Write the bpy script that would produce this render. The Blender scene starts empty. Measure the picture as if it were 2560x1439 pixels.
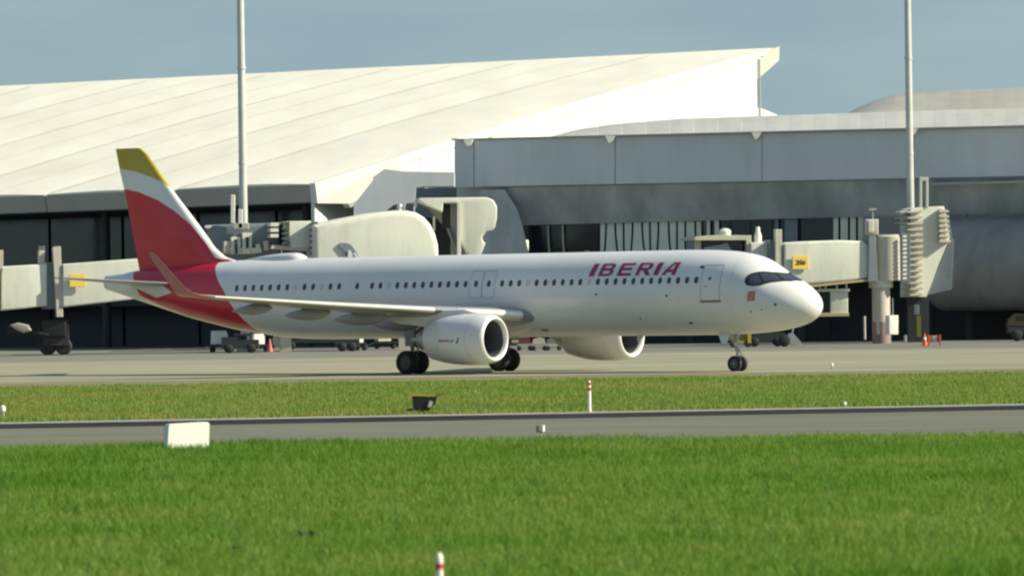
import bpy, bmesh, math, random
import numpy as np
from mathutils import Vector, Matrix

random.seed(7)
rng = np.random.default_rng(11)
SC = bpy.context.scene
COL = SC.collection

# ------------------------------------------------------------------ camera
F, CAM_H, ROLL, PITCH = 15000.0, 3.9, 0.0145, -15.0      # focal length in pixels of a 2560 wide frame
cam_data = bpy.data.cameras.new('camera')
cam = bpy.data.objects.new('camera', cam_data)
COL.objects.link(cam)
SC.camera = cam
cam_data.sensor_width = 36.0
cam_data.lens = 36.0 * F / 2560.0
cam_data.clip_start = 1.0
cam_data.clip_end = 30000.0
cam_data.dof.use_dof = True
cam_data.dof.focus_distance = 300.0
cam_data.dof.aperture_fstop = 3.0
pitch = math.atan2(-PITCH, F)                            # the optical axis sits a hair above the horizon
cam.matrix_world = (Matrix.Translation((0, 0, CAM_H)) @ Matrix.Rotation(math.pi / 2 + pitch, 4, 'X')
                    @ Matrix.Rotation(-ROLL, 4, 'Z'))
SC.render.resolution_x, SC.render.resolution_y = 1024, 575

# ------------------------------------------------------------------ sky, sun, exposure
SUN = Vector((0.98, -0.17, 0)).normalized()
SUN_EL = math.radians(32)
sun_dir = Vector((SUN.x * math.cos(SUN_EL), SUN.y * math.cos(SUN_EL), math.sin(SUN_EL)))
world = bpy.data.worlds.new('World')
SC.world = world
world.use_nodes = True
wn = world.node_tree.nodes
wl = world.node_tree.links
bg = wn['Background']
sky = wn.new('ShaderNodeTexSky')
sky.sky_type = 'NISHITA'
sky.sun_disc = False
sky.sun_elevation = SUN_EL
sky.sun_rotation = math.atan2(sun_dir.x, sun_dir.y)
sky.altitude = 100
sky.air_density = 1.0
sky.dust_density = 1.2
sky.ozone_density = 3.0
# a thin grey-blue cloud deck, even all round the horizon, thinning with height
tc = wn.new('ShaderNodeTexCoord')
sep = wn.new('ShaderNodeSeparateXYZ'); wl.new(tc.outputs['Generated'], sep.inputs[0])
mp = wn.new('ShaderNodeMapping'); mp.inputs['Scale'].default_value = (9, 9, 34)
wl.new(tc.outputs['Generated'], mp.inputs[0])
nz = wn.new('ShaderNodeTexNoise'); nz.inputs['Scale'].default_value = 2.2
nz.inputs['Detail'].default_value = 4; nz.inputs['Roughness'].default_value = 0.5
wl.new(mp.outputs[0], nz.inputs['Vector'])
cr = wn.new('ShaderNodeValToRGB')
cr.color_ramp.elements[0].position = 0.36; cr.color_ramp.elements[0].color = (2.24, 3.16, 3.64, 1)
cr.color_ramp.elements[1].position = 0.66; cr.color_ramp.elements[1].color = (2.58, 3.58, 3.86, 1)
wl.new(nz.outputs['Fac'], cr.inputs[0])
hr = wn.new('ShaderNodeMapRange'); hr.inputs['From Min'].default_value = 0.10; hr.inputs['From Max'].default_value = 0.55
hr.inputs['To Min'].default_value = 0.92; hr.inputs['To Max'].default_value = 0.25
wl.new(sep.outputs['Z'], hr.inputs['Value'])
mx = wn.new('ShaderNodeMix'); mx.data_type = 'RGBA'
wl.new(hr.outputs[0], mx.inputs[0]); wl.new(sky.outputs[0], mx.inputs[6]); wl.new(cr.outputs[0], mx.inputs[7])
wl.new(mx.outputs[2], bg.inputs['Color'])
bg.inputs['Strength'].default_value = 0.09

sl = bpy.data.lights.new('sun', 'SUN')
sl.energy = 5.0
sl.angle = math.radians(0.5)
sl.color = (1.0, 0.93, 0.71)
so = bpy.data.objects.new('sun', sl)
so.rotation_euler = (-sun_dir).to_track_quat('-Z', 'Y').to_euler()
so.location = (200, -50, 150)
COL.objects.link(so)

vs = SC.view_settings
vs.view_transform = 'Standard'
vs.look = 'None'
vs.gamma = 1
vs.use_curve_mapping = False
vs.exposure = 0.55
SC.render.engine = 'CYCLES'
SC.cycles.pixel_filter_type = 'BLACKMAN_HARRIS'
SC.cycles.filter_width = 2.3                              # the long zoom is a little soft
SC.cycles.max_bounces = 6
SC.cycles.sample_clamp_indirect = 4.0


# ------------------------------------------------------------------ helpers
def at(u, v, D):
    """World point at depth D seen at pixel (u, v) of the 2560 px wide photograph."""
    du, dv = u - 1280.0, 719.5 - v
    c, s = math.cos(ROLL), math.sin(ROLL)
    U, V = du * c + dv * s, -du * s + dv * c
    return Vector((U * D / F, D, CAM_H + (V - PITCH) * D / F))


def ground_at(u, v, z=0.0):
    du, dv = u - 1280.0, 719.5 - v
    c, s = math.cos(ROLL), math.sin(ROLL)
    U, V = du * c + dv * s, -du * s + dv * c - PITCH
    D = -F * (CAM_H - z) / V
    return Vector((U * D / F, D, z))


MATS = {}


def paint(name, col, rough=0.5, metal=0.0, vary=0.12, scale=0.6, dirt=0.0, spec=0.5, coat=0.0, bump=0.0, stretch=(1, 1, 1)):
    """Procedural paint / metal / plastic: base colour with soft mottling, optional streaky dirt and fine relief."""
    if name in MATS:
        return MATS[name]
    m = bpy.data.materials.new(name)
    m.use_nodes = True
    n, l = m.node_tree.nodes, m.node_tree.links
    b = n['Principled BSDF']
    t = n.new('ShaderNodeTexCoord')
    mpn = n.new('ShaderNodeMapping'); mpn.inputs['Scale'].default_value = stretch
    l.new(t.outputs['Object'], mpn.inputs[0])
    z = n.new('ShaderNodeTexNoise'); z.inputs['Scale'].default_value = scale; z.inputs['Detail'].default_value = 6
    z.inputs['Roughness'].default_value = 0.6
    l.new(mpn.outputs[0], z.inputs['Vector'])
    r = n.new('ShaderNodeMapRange')
    r.inputs['From Min'].default_value = 0.3; r.inputs['From Max'].default_value = 0.7
    r.inputs['To Min'].default_value = 1 - vary; r.inputs['To Max'].default_value = 1 + vary * 0.6
    l.new(z.outputs['Fac'], r.inputs['Value'])
    mul = n.new('ShaderNodeMix'); mul.data_type = 'RGBA'; mul.blend_type = 'MULTIPLY'; mul.inputs[0].default_value = 1
    mul.inputs[6].default_value = (*col, 1)
    l.new(r.outputs[0], mul.inputs[7])
    out = mul.outputs[2]
    if dirt > 0:
        z2 = n.new('ShaderNodeTexNoise'); z2.inputs['Scale'].default_value = scale * 2.7; z2.inputs['Detail'].default_value = 8
        mp2 = n.new('ShaderNodeMapping'); mp2.inputs['Scale'].default_value = (1.6, 1.6, 0.35)
        l.new(t.outputs['Object'], mp2.inputs[0]); l.new(mp2.outputs[0], z2.inputs['Vector'])
        r2 = n.new('ShaderNodeMapRange'); r2.inputs['From Min'].default_value = 0.5; r2.inputs['From Max'].default_value = 0.8
        r2.inputs['To Max'].default_value = dirt
        l.new(z2.outputs['Fac'], r2.inputs['Value'])
        d = n.new('ShaderNodeMix'); d.data_type = 'RGBA'
        d.inputs[7].default_value = (col[0] * 0.45, col[1] * 0.42, col[2] * 0.36, 1)
        l.new(r2.outputs[0], d.inputs[0]); l.new(out, d.inputs[6])
        out = d.outputs[2]
    l.new(out, b.inputs['Base Color'])
    rr = n.new('ShaderNodeMapRange'); rr.inputs['To Min'].default_value = max(0.03, rough - 0.08); rr.inputs['To Max'].default_value = min(1, rough + 0.1)
    l.new(z.outputs['Fac'], rr.inputs['Value']); l.new(rr.outputs[0], b.inputs['Roughness'])
    b.inputs['Metallic'].default_value = metal
    b.inputs['Specular IOR Level'].default_value = spec
    b.inputs['Coat Weight'].default_value = coat
    b.inputs['Coat Roughness'].default_value = 0.12
    if bump > 0:
        bp = n.new('ShaderNodeBump'); bp.inputs['Strength'].default_value = bump; bp.inputs['Distance'].default_value = 0.05
        l.new(z.outputs['Fac'], bp.inputs['Height']); l.new(bp.outputs[0], b.inputs['Normal'])
    MATS[name] = m
    return m


class MB:
    """Collects vertices and faces of one mesh object."""
    def __init__(self):
        self.v, self.f = [], []

    def add(self, verts, faces):
        o = len(self.v)
        self.v += [Vector(p) for p in verts]
        self.f += [tuple(i + o for i in q) for q in faces]
        return self

    def box(self, a, b, M=None):
        x0, y0, z0 = a; x1, y1, z1 = b
        P = [Vector(p) for p in ((x0, y0, z0), (x1, y0, z0), (x1, y1, z0), (x0, y1, z0), (x0, y0, z1), (x1, y0, z1), (x1, y1, z1), (x0, y1, z1))]
        if M is not None:
            P = [M @ p for p in P]
        return self.add(P, [(0, 3, 2, 1), (4, 5, 6, 7), (0, 1, 5, 4), (1, 2, 6, 5), (2, 3, 7, 6), (3, 0, 4, 7)])

    def tube(self, p0, p1, r0, r1=None, n=12, caps=True):
        p0, p1 = Vector(p0), Vector(p1)
        r1 = r0 if r1 is None else r1
        d = (p1 - p0).normalized()
        a = d.orthogonal().normalized(); b = d.cross(a)
        P = []
        for p, r in ((p0, r0), (p1, r1)):
            P += [p + (a * math.cos(t) + b * math.sin(t)) * r for t in (2 * math.pi * i / n for i in range(n))]
        Fc = [(i, (i + 1) % n, n + (i + 1) % n, n + i) for i in range(n)]
        if caps:
            Fc += [tuple(range(n - 1, -1, -1)), tuple(range(n, 2 * n))]
        return self.add(P, Fc)

    def lathe(self, prof, origin, axis=(1, 0, 0), n=48, up=(0, 0, 1)):
        """prof: (t along axis, radius) pairs."""
        ax = Vector(axis).normalized(); o = Vector(origin)
        a = Vector(up) - ax * Vector(up).dot(ax); a.normalize(); b = ax.cross(a)
        P = [o + ax * t + (a * math.cos(w) + b * math.sin(w)) * r for t, r in prof for w in (2 * math.pi * i / n for i in range(n))]
        Fc = [(k * n + i, k * n + (i + 1) % n, (k + 1) * n + (i + 1) % n, (k + 1) * n + i) for k in range(len(prof) - 1) for i in range(n)]
        return self.add(P, Fc)

    def prism(self, front, off):
        """closed outline (points) swept by the vector off."""
        n = len(front); off = Vector(off)
        P = [Vector(p) for p in front] + [Vector(p) + off for p in front]
        Fc = [tuple(range(n)), tuple(range(2 * n - 1, n - 1, -1))] + [(i, n + i, n + (i + 1) % n, (i + 1) % n) for i in range(n)]
        return self.add(P, Fc)

    def grid(self, rows):
        n = len(rows[0]); P = [p for r in rows for p in r]
        Fc = [(k * n + i, k * n + i + 1, (k + 1) * n + i + 1, (k + 1) * n + i) for k in range(len(rows) - 1) for i in range(n - 1)]
        return self.add(P, Fc)

    def sheet(self, rows, thick):
        """grid of points given a thickness along -z, closed all round."""
        n, m = len(rows[0]), len(rows)
        top = [Vector(p) for r in rows for p in r]
        bot = [p - Vector((0, 0, thick)) for p in top]
        N = n * m
        Fc = []
        for k in range(m - 1):
            for i in range(n - 1):
                q = (k * n + i, k * n + i + 1, (k + 1) * n + i + 1, (k + 1) * n + i)
                Fc += [q, tuple(N + j for j in reversed(q))]
        rim = [i for i in range(n)] + [k * n + n - 1 for k in range(1, m)] + [(m - 1) * n + i for i in range(n - 2, -1, -1)] + [k * n for k in range(m - 2, 0, -1)]
        for a, b in zip(rim, rim[1:] + rim[:1]):
            Fc.append((a, N + a, N + b, b))
        return self.add(top + bot, Fc)


def link(name, mb, mat, parent=None, smooth=False, angle=None, world=True):
    """one mesh object; vertices are in world space when world and the parent is an unrotated Empty."""
    me = bpy.data.meshes.new(name)
    off = parent.location if (parent is not None and world) else Vector((0, 0, 0))
    q = parent
    me.from_pydata([tuple(p - off) for p in mb.v], [], mb.f)
    bm = bmesh.new(); bm.from_mesh(me)
    bmesh.ops.recalc_face_normals(bm, faces=bm.faces)
    bm.to_mesh(me); bm.free()
    me.materials.append(mat)
    o = bpy.data.objects.new(name, me)
    COL.objects.link(o)
    if parent is not None:
        o.parent = parent
    if smooth:
        for p in me.polygons:
            p.use_smooth = True
        if angle:
            me.set_sharp_from_angle(angle=math.radians(angle))
    return o


def thing(name, label, cat, loc=(0, 0, 0), rz=0.0, group=None):
    o = bpy.data.objects.new(name, None)
    o.empty_display_size = 0.5
    COL.objects.link(o)
    o.location = loc; o.rotation_euler = (0, 0, rz)
    o['label'] = label; o['category'] = cat
    if group:
        o['group'] = group
    return o


def structure(name, mb, mat):
    o = link(name, mb, mat)
    o['kind'] = 'structure'
    return o


def sub(name, mb, mat, part, thing_loc, smooth=False, angle=None):
    """a sub-part: vertices in world space of an unrotated thing; the part sits at the thing's origin."""
    o = link(name, mb, mat, None, smooth, angle)
    o.data.transform(Matrix.Translation(-Vector(thing_loc)))
    o.parent = part
    return o


def inset_ring(P, d):
    n = len(P); out = []
    cx = sum(p[0] for p in P) / n; cy = sum(p[1] for p in P) / n
    area = sum(P[i][0] * P[(i + 1) % n][1] - P[(i + 1) % n][0] * P[i][1] for i in range(n))
    sg = 1 if area > 0 else -1
    for i in range(n):
        a, b, c = P[i - 1], P[i], P[(i + 1) % n]
        e1 = Vector((b[0] - a[0], b[1] - a[1])).normalized(); e2 = Vector((c[0] - b[0], c[1] - b[1])).normalized()
        n1 = Vector((-e1.y, e1.x)) * sg; n2 = Vector((-e2.y, e2.x)) * sg
        m = n1 + n2
        k = m.length_squared
        m = m * (2 / k) if k > 1e-6 else n1
        if m.length > 1.6:
            m = m.normalized() * 1.6
        out.append((b[0] + m.x * d, b[1] + m.y * d))
    return out


def round_body(outline, D, depth, r=0.25, yaw=0.0, steps=4):
    """solid with rounded front rim: outline in (u, v) pixels at depth D, turned by yaw about its own middle."""
    W3 = [at(u, v, D) for u, v in outline]
    P = [(w.x, w.z) for w in W3]
    cx = sum(p[0] for p in P) / len(P)
    mb = MB(); rings = []
    for k in range(steps + 1):
        t = math.pi / 2 * k / steps
        rings.append((inset_ring(P, r * (1 - math.sin(t))), r * (1 - math.cos(t))))
    rings.append((P, depth))
    c, s = math.cos(yaw), math.sin(yaw)
    def w(p, y):
        x = p[0] - cx
        return Vector((cx + x * c - y * s, D + x * s + y * c, p[1]))
    n = len(P)
    V = [w(p, y) for ring, y in rings for p in ring]
    Fc = [tuple(range(n))] + [tuple(range((len(rings) - 1) * n, len(rings) * n))]
    for k in range(len(rings) - 1):
        for i in range(n):
            Fc.append((k * n + i, k * n + (i + 1) % n, (k + 1) * n + (i + 1) % n, (k + 1) * n + i))
    mb.add(V, Fc)
    return mb


def slab(outline, D, depth, yaw=0.0):
    return round_body(outline, D, depth, r=0.02, yaw=yaw, steps=1)


def rect(u0, v0, u1, v1):
    s = -ROLL                      # keep the sides plumb and the top level in the world
    return [(u0, v1 + s * 0), (u1, v1 + s * (u1 - u0)), (u1 - s * 0, v0 + s * (u1 - u0)), (u0, v0)]


# ------------------------------------------------------------------ materials
M_white = paint('aircraft_white', (0.72, 0.72, 0.715), 0.28, vary=0.05, scale=0.35, dirt=0.06, coat=0.3)
M_wing = paint('wing_grey', (0.27, 0.275, 0.28), 0.35, vary=0.08, scale=0.5, coat=0.1)  # grey deepened to carry the shade of undersides, fairings and tailplane
M_lip = paint('polished_lip', (0.86, 0.85, 0.82), 0.38, metal=0.4, vary=0.05)
M_dark = paint('dark_void', (0.018, 0.020, 0.024), 0.6, vary=0.3)
M_rubber = paint('rubber', (0.022, 0.022, 0.024), 0.75, vary=0.25, scale=4)
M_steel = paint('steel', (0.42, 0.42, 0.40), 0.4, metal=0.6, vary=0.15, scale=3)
M_hub = paint('hub_grey', (0.10, 0.10, 0.105), 0.5, vary=0.2, scale=6)
M_glass = paint('dark_glass', (0.015, 0.017, 0.022), 0.08, vary=0.2, spec=0.6)
M_window = paint('cabin_window', (0.045, 0.06, 0.095), 0.25, vary=0.3, scale=2)
M_line = paint('panel_line', (0.42, 0.44, 0.46), 0.6, vary=0.1)
M_letter = paint('livery_crimson', (0.33, 0.018, 0.075), 0.35, vary=0.06, coat=0.2)
M_redmark = paint('mark_red', (0.50, 0.12, 0.11), 0.4, vary=0.1)
M_cream = paint('bridge_cream', (0.66, 0.665, 0.575), 0.5, vary=0.09, scale=0.5, dirt=0.25, stretch=(1, 1, 0.5))
M_cream2 = paint('bridge_beige', (0.52, 0.48, 0.40), 0.55, vary=0.12, scale=0.6, dirt=0.3)
M_slate = paint('slate_panel', (0.17, 0.205, 0.23), 0.5, vary=0.12, scale=0.7)
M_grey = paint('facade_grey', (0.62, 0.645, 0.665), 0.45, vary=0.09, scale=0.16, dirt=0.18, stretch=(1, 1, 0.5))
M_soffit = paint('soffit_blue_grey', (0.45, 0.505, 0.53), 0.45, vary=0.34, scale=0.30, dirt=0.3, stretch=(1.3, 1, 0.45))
M_roof = paint('roof_white', (0.90, 0.85, 0.71), 0.45, vary=0.06, scale=0.16, dirt=0.08, stretch=(1.3, -0.42, 1))
M_gable = paint('gable_white', (0.76, 0.755, 0.70), 0.5, vary=0.05, scale=0.2)
M_vault = paint('vault_beige', (0.50, 0.49, 0.45), 0.5, vary=0.16, scale=0.12, dirt=0.25, stretch=(1, 0.4, 1))
M_vault2 = paint('vault_brown', (0.37, 0.355, 0.32), 0.55, vary=0.16, scale=0.1, dirt=0.2)
M_fascia = paint('fascia_grey', (0.40, 0.38, 0.33), 0.5, vary=0.1, scale=0.3)
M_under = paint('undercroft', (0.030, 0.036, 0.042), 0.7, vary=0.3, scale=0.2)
M_lowwall = paint('lower_wall', (0.22, 0.24, 0.24), 0.6, vary=0.3, scale=0.12)
M_pale_panel = paint('glazing_panel', (0.64, 0.70, 0.62), 0.5, vary=0.10, scale=0.5)
M_yellow = paint('sign_yellow', (0.80, 0.56, 0.13), 0.5, vary=0.06)
M_black = paint('sign_black', (0.014, 0.014, 0.016), 0.5, vary=0.2)
M_eq_yellow = paint('equipment_yellow', (0.55, 0.42, 0.03), 0.5, vary=0.15, scale=2, dirt=0.2)
M_eq_white = paint('equipment_white', (0.80, 0.78, 0.70), 0.5, vary=0.08, scale=2)
M_orange = paint('cone_orange', (0.75, 0.10, 0.04), 0.5, vary=0.1)
M_pink = paint('faded_red', (0.62, 0.16, 0.17), 0.6, vary=0.15)
M_maroon = paint('maroon', (0.16, 0.04, 0.05), 0.6, vary=0.2)
M_pole = paint('mast_grey', (0.55, 0.56, 0.54), 0.45, vary=0.1, scale=1, metal=0.1)
M_postred = paint('post_red', (0.55, 0.04, 0.03), 0.5, vary=0.1)
M_postwhite = paint('post_white', (0.82, 0.80, 0.74), 0.5, vary=0.06)


def ground_mat(name, c1, c2, scale, bump=0.2, streak=(1, 1, 1), rough=0.95, stain=0.0, joint=None, spec=0.08):
    m = bpy.data.materials.new(name); m.use_nodes = True
    n, l = m.node_tree.nodes, m.node_tree.links
    b = n['Principled BSDF']
    t = n.new('ShaderNodeTexCoord')
    mpn = n.new('ShaderNodeMapping'); mpn.inputs['Scale'].default_value = streak
    l.new(t.outputs['Object'], mpn.inputs[0])
    z = n.new('ShaderNodeTexNoise'); z.inputs['Scale'].default_value = scale; z.inputs['Detail'].default_value = 8
    l.new(mpn.outputs[0], z.inputs['Vector'])
    r = n.new('ShaderNodeValToRGB')
    r.color_ramp.elements[0].position = 0.34; r.color_ramp.elements[0].color = (*c1, 1)
    r.color_ramp.elements[1].position = 0.66; r.color_ramp.elements[1].color = (*c2, 1)
    l.new(z.outputs['Fac'], r.inputs[0])
    out = r.outputs[0]
    if stain:
        z2 = n.new('ShaderNodeTexNoise'); z2.inputs['Scale'].default_value = scale * 0.22; z2.inputs['Detail'].default_value = 5
        l.new(mpn.outputs[0], z2.inputs['Vector'])
        r2 = n.new('ShaderNodeMapRange'); r2.inputs['From Min'].default_value = 0.48; r2.inputs['From Max'].default_value = 0.7
        r2.inputs['To Max'].default_value = stain
        l.new(z2.outputs['Fac'], r2.inputs['Value'])
        d = n.new('ShaderNodeMix'); d.data_type = 'RGBA'; d.inputs[7].default_value = (c1[0] * 0.5, c1[1] * 0.5, c1[2] * 0.52, 1)
        l.new(r2.outputs[0], d.inputs[0]); l.new(out, d.inputs[6]); out = d.outputs[2]
    if joint:
        br = n.new('ShaderNodeTexBrick'); br.inputs['Scale'].default_value = 1.0
        br.offset = 0; br.inputs['Brick Width'].default_value = joint; br.inputs['Row Height'].default_value = joint
        br.inputs['Mortar Size'].default_value = 0.06; br.inputs['Mortar Smooth'].default_value = 0.3
        l.new(t.outputs['Object'], br.inputs['Vector'])
        d = n.new('ShaderNodeMix'); d.data_type = 'RGBA'; d.inputs[7].default_value = (c1[0] * 0.6, c1[1] * 0.6, c1[2] * 0.6, 1)
        l.new(br.outputs['Fac'], d.inputs[0]); l.new(out, d.inputs[6]); out = d.outputs[2]
    l.new(out, b.inputs['Base Color'])
    b.inputs['Roughness'].default_value = rough
    b.inputs['Specular IOR Level'].default_value = spec
    bp = n.new('ShaderNodeBump'); bp.inputs['Strength'].default_value = bump; bp.inputs['Distance'].default_value = 0.03
    z3 = n.new('ShaderNodeTexNoise'); z3.inputs['Scale'].default_value = 9; z3.inputs['Detail'].default_value = 5
    l.new(t.outputs['Object'], z3.inputs['Vector']); l.new(z3.outputs['Fac'], bp.inputs['Height']); l.new(bp.outputs[0], b.inputs['Normal'])
    return m


# ------------------------------------------------------------------ ground, paved strips
M_soil = ground_mat('turf_soil', (0.06, 0.10, 0.016), (0.11, 0.15, 0.03), 0.35)
M_asphalt = ground_mat('asphalt_pale', (0.135, 0.137, 0.108), (0.175, 0.177, 0.14), 0.5, streak=(0.25, 1.2, 1), stain=0.15)
M_shoulder = ground_mat('asphalt_dark', (0.030, 0.031, 0.036), (0.046, 0.046, 0.052), 0.5, streak=(0.3, 1, 1), spec=0.0)
M_edge = ground_mat('edge_concrete', (0.26, 0.26, 0.22), (0.34, 0.33, 0.28), 0.6)
M_conc = ground_mat('taxiway_concrete', (0.25, 0.243, 0.175), (0.315, 0.308, 0.225), 0.12, streak=(0.3, 1, 1), stain=0.18)
M_brown = ground_mat('taxiway_shoulder', (0.185, 0.165, 0.105), (0.24, 0.215, 0.14), 0.2, streak=(0.25, 1, 1), stain=0.2)
M_apron = ground_mat('apron_concrete', (0.17, 0.17, 0.148), (0.22, 0.22, 0.192), 0.1, streak=(0.3, 1, 1), stain=0.25)


def strip(name, z, near, far, mat, segs=24, wob=0.0):
    """near and far: ((x, y), (x, y)) lines running left to right."""
    rows = []
    for (x0, y0), (x1, y1) in (near, far):
        r = []
        for i in range(segs + 1):
            t = i / segs
            r.append(Vector((x0 + (x1 - x0) * t, y0 + (y1 - y0) * t + random.uniform(-wob, wob), z)))
        rows.append(r)
    mb = MB(); mb.grid(rows)
    return structure(name, mb, mat)


g = MB(); g.grid([[(-9000, -300, 0), (9000, -300, 0)], [(-9000, 16000, 0), (9000, 16000, 0)]])
structure('ground', g, M_soil)


def yl(y0, slope, X=90):
    return ((-X, y0 - slope * X), (X, y0 + slope * X))


strip('runway', 0.012, yl(157.9, -0.05, 60), yl(188.0, 0.20, 60), M_asphalt)
strip('runway_shoulder', 0.016, yl(186.4, 0.20, 60), yl(193.6, 0.19, 60), M_shoulder)
strip('runway_edge_strip', 0.020, yl(193.4, 0.19, 60), yl(196.0, 0.19, 60), M_edge)
strip('taxiway_shoulder', 0.012, yl(267.8, -0.03, 120), yl(287, -0.03, 120), M_brown, 120, 0.35)
strip('taxiway', 0.016, yl(285, -0.03, 200), yl(383, 0.0, 200), M_conc)
strip('apron', 0.020, yl(382, 0.0, 400), yl(900, 0.0, 400), M_apron)

# ------------------------------------------------------------------ grass
M_grass = bpy.data.materials.new('grass_blades'); M_grass.use_nodes = True
n, l = M_grass.node_tree.nodes, M_grass.node_tree.links
b = n['Principled BSDF']
a = n.new('ShaderNodeAttribute'); a.attribute_name = 'tint'
r = n.new('ShaderNodeValToRGB'); e = r.color_ramp.elements
e[0].position = 0.0; e[0].color = (0.035, 0.095, 0.006, 1)
e[1].position = 1.0; e[1].color = (0.31, 0.30, 0.085, 1)
x = e.new(0.35); x.color = (0.105, 0.235, 0.015, 1)
x = e.new(0.68); x.color = (0.185, 0.295, 0.048, 1)
l.new(a.outputs['Fac'], r.inputs[0]); l.new(r.outputs[0], b.inputs['Base Color'])
b.inputs['Roughness'].default_value = 0.6; b.inputs['Specular IOR Level'].default_value = 0.25
tr = n.new('ShaderNodeBsdfTranslucent'); l.new(r.outputs[0], tr.inputs['Color'])
ms = n.new('ShaderNodeMixShader'); ms.inputs[0].default_value = 0.45
l.new(b.outputs[0], ms.inputs[1]); l.new(tr.outputs[0], ms.inputs[2]); l.new(ms.outputs[0], n['Material Output'].inputs[0])


def value_noise(x, y, cell, seed):
    R = np.random.default_rng(seed).random((256, 256))
    gx, gy = x / cell, y / cell
    ix, iy = np.floor(gx).astype(int), np.floor(gy).astype(int)
    fx, fy = gx - ix, gy - iy
    fx, fy = fx * fx * (3 - 2 * fx), fy * fy * (3 - 2 * fy)
    q = lambda i, j: R[i % 256, j % 256]
    return (q(ix, iy) * (1 - fx) + q(ix + 1, iy) * fx) * (1 - fy) + (q(ix, iy + 1) * (1 - fx) + q(ix + 1, iy + 1) * fx) * fy


def grass(name, N, ylo, yhi, h, w, label, near=True, tint=0.45, margin=3.0, keep=None, power=1.0):
    y = ylo + (yhi - ylo) * rng.random(N) ** power
    half = y * 1290 / F + margin
    x = (rng.random(N) * 2 - 1) * half
    if keep is not None:
        k = keep(x, y); x, y = x[k], y[k]; N = len(x)
    big = value_noise(x, y, 7.0, 1) * 0.6 + value_noise(x, y * 0.6, 2.2, 2) * 0.4
    fine = value_noise(x, y, 0.55, 3)
    hh = h * (1 + near * .12 * np.clip((y - 95) / 30, 0, 1)) * (0.65 + 0.55 * big + 0.35 * (fine - 0.5)) * (0.6 + 0.8 * rng.random(N))
    ww = w * (0.7 + 0.6 * rng.random(N))
    an = rng.random(N) * np.pi
    dx, dy = np.cos(an) * ww / 2, np.sin(an) * ww / 2
    ln = rng.random(N) * 2 * np.pi; lean = hh * (0.15 + 0.55 * rng.random(N))
    lx, ly = np.cos(ln) * lean, np.sin(ln) * lean
    z0 = np.full(N, -0.02)
    base1 = np.stack([x - dx, y - dy, z0], 1); base2 = np.stack([x + dx, y + dy, z0], 1)
    if near:
        m1 = np.stack([x - dx * .8 + lx * .35, y - dy * .8 + ly * .35, hh * .55], 1)
        m2 = np.stack([x + dx * .8 + lx * .35, y + dy * .8 + ly * .35, hh * .55], 1)
        tip = np.stack([x + lx, y + ly, hh], 1)
        V = np.stack([base1, base2, m2, m1, tip], 1).reshape(-1, 3)
        o = np.arange(N)[:, None] * 5
        tris = np.concatenate([o + [0, 1, 2], o + [0, 2, 3], o + [3, 2, 4]], 1).reshape(-1, 3)
        per = 5
    else:
        tip = np.stack([x + lx, y + ly, hh], 1)
        V = np.stack([base1, base2, tip], 1).reshape(-1, 3)
        tris = np.arange(N * 3).reshape(-1, 3)
        per = 3
    tn = tint + (big - 0.5) * -0.40 + (value_noise(x, y, 1.3, 5) - 0.5) * 0.25 + rng.normal(0, 0.09, N)
    if near:                                              # the verge is drier towards the viewer, lusher along the runway
        k = np.clip((y - 88) / 45, 0, 1); tn += 0.05 - 0.08 * k * k * (3 - 2 * k)
    tn += (rng.random(N) < 0.04) * 0.35
    tn = np.clip(tn, 0, 1)
    me = bpy.data.meshes.new(name)
    me.vertices.add(len(V)); me.vertices.foreach_set('co', V.astype(np.float32).ravel())
    me.loops.add(len(tris) * 3); me.loops.foreach_set('vertex_index', tris.astype(np.int32).ravel())
    me.polygons.add(len(tris)); me.polygons.foreach_set('loop_start', (np.arange(len(tris)) * 3).astype(np.int32))
    at_ = me.attributes.new('tint', 'FLOAT', 'POINT'); at_.data.foreach_set('value', np.repeat(tn, per).astype(np.float32))
    me.update(calc_edges=True); me.validate()
    me.materials.append(M_grass)
    ob = bpy.data.objects.new(name, me); COL.objects.link(ob)
    ob['kind'] = 'stuff'; ob['label'] = label
    return ob


grass('tall_grass', 430000, 69, 158.2, 0.19, 0.021, 'bright green tall grass verge in front of the runway', True, 0.50,
      keep=lambda x, y: y < 156.6 - 0.05 * x + (value_noise(x, y, 1.1, 9) - 0.5) * 2.2, power=1.15)
grass('mown_grass', 230000, 194, 269, 0.15, 0.055, 'olive green mown grass strip between runway and taxiway', False, 0.76,
      keep=lambda x, y: (y > 196.0 + 0.19 * x + (value_noise(x, y, 1.5, 4) - 0.5) * 0.8) & (y < 267.6 - 0.03 * x + (value_noise(x, y, 2.5, 6) - 0.5) * 3.0))


def weed(u, v, r, label):
    """a dark low clump of broad leaves standing in the grass"""
    p = ground_at(u, v); mb = MB()
    for i in range(60):
        an = random.uniform(0, 2 * math.pi); le = r * random.uniform(0.5, 1.1); up = random.uniform(0.3, 1.0)
        d = Vector((math.cos(an), math.sin(an), 0)); s = Vector((-d.y, d.x, 0)) * r * 0.16
        q = p + d * r * random.uniform(0, 0.4)
        tip = q + d * le * 0.7 + Vector((0, 0, le * up * 1.1)); mid = q + d * le * 0.3 + Vector((0, 0, le * up * 0.75))
        mb.add([q - s * .4, q + s * .4, mid + s, mid - s, tip], [(0, 1, 2, 3), (3, 2, 4)])
    o = link('weed_clump', mb, paint('weed_green', (0.022, 0.055, 0.014), 0.6, vary=0.3, scale=3))
    o['label'] = label; o['category'] = 'weed'; o['group'] = 'weed clumps in the grass'


weed(768, 1362, 0.24, 'darker of the two low weed clumps in the near grass')
weed(588, 1392, 0.19, 'small flat weed clump left of the darker one in the near grass')


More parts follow.
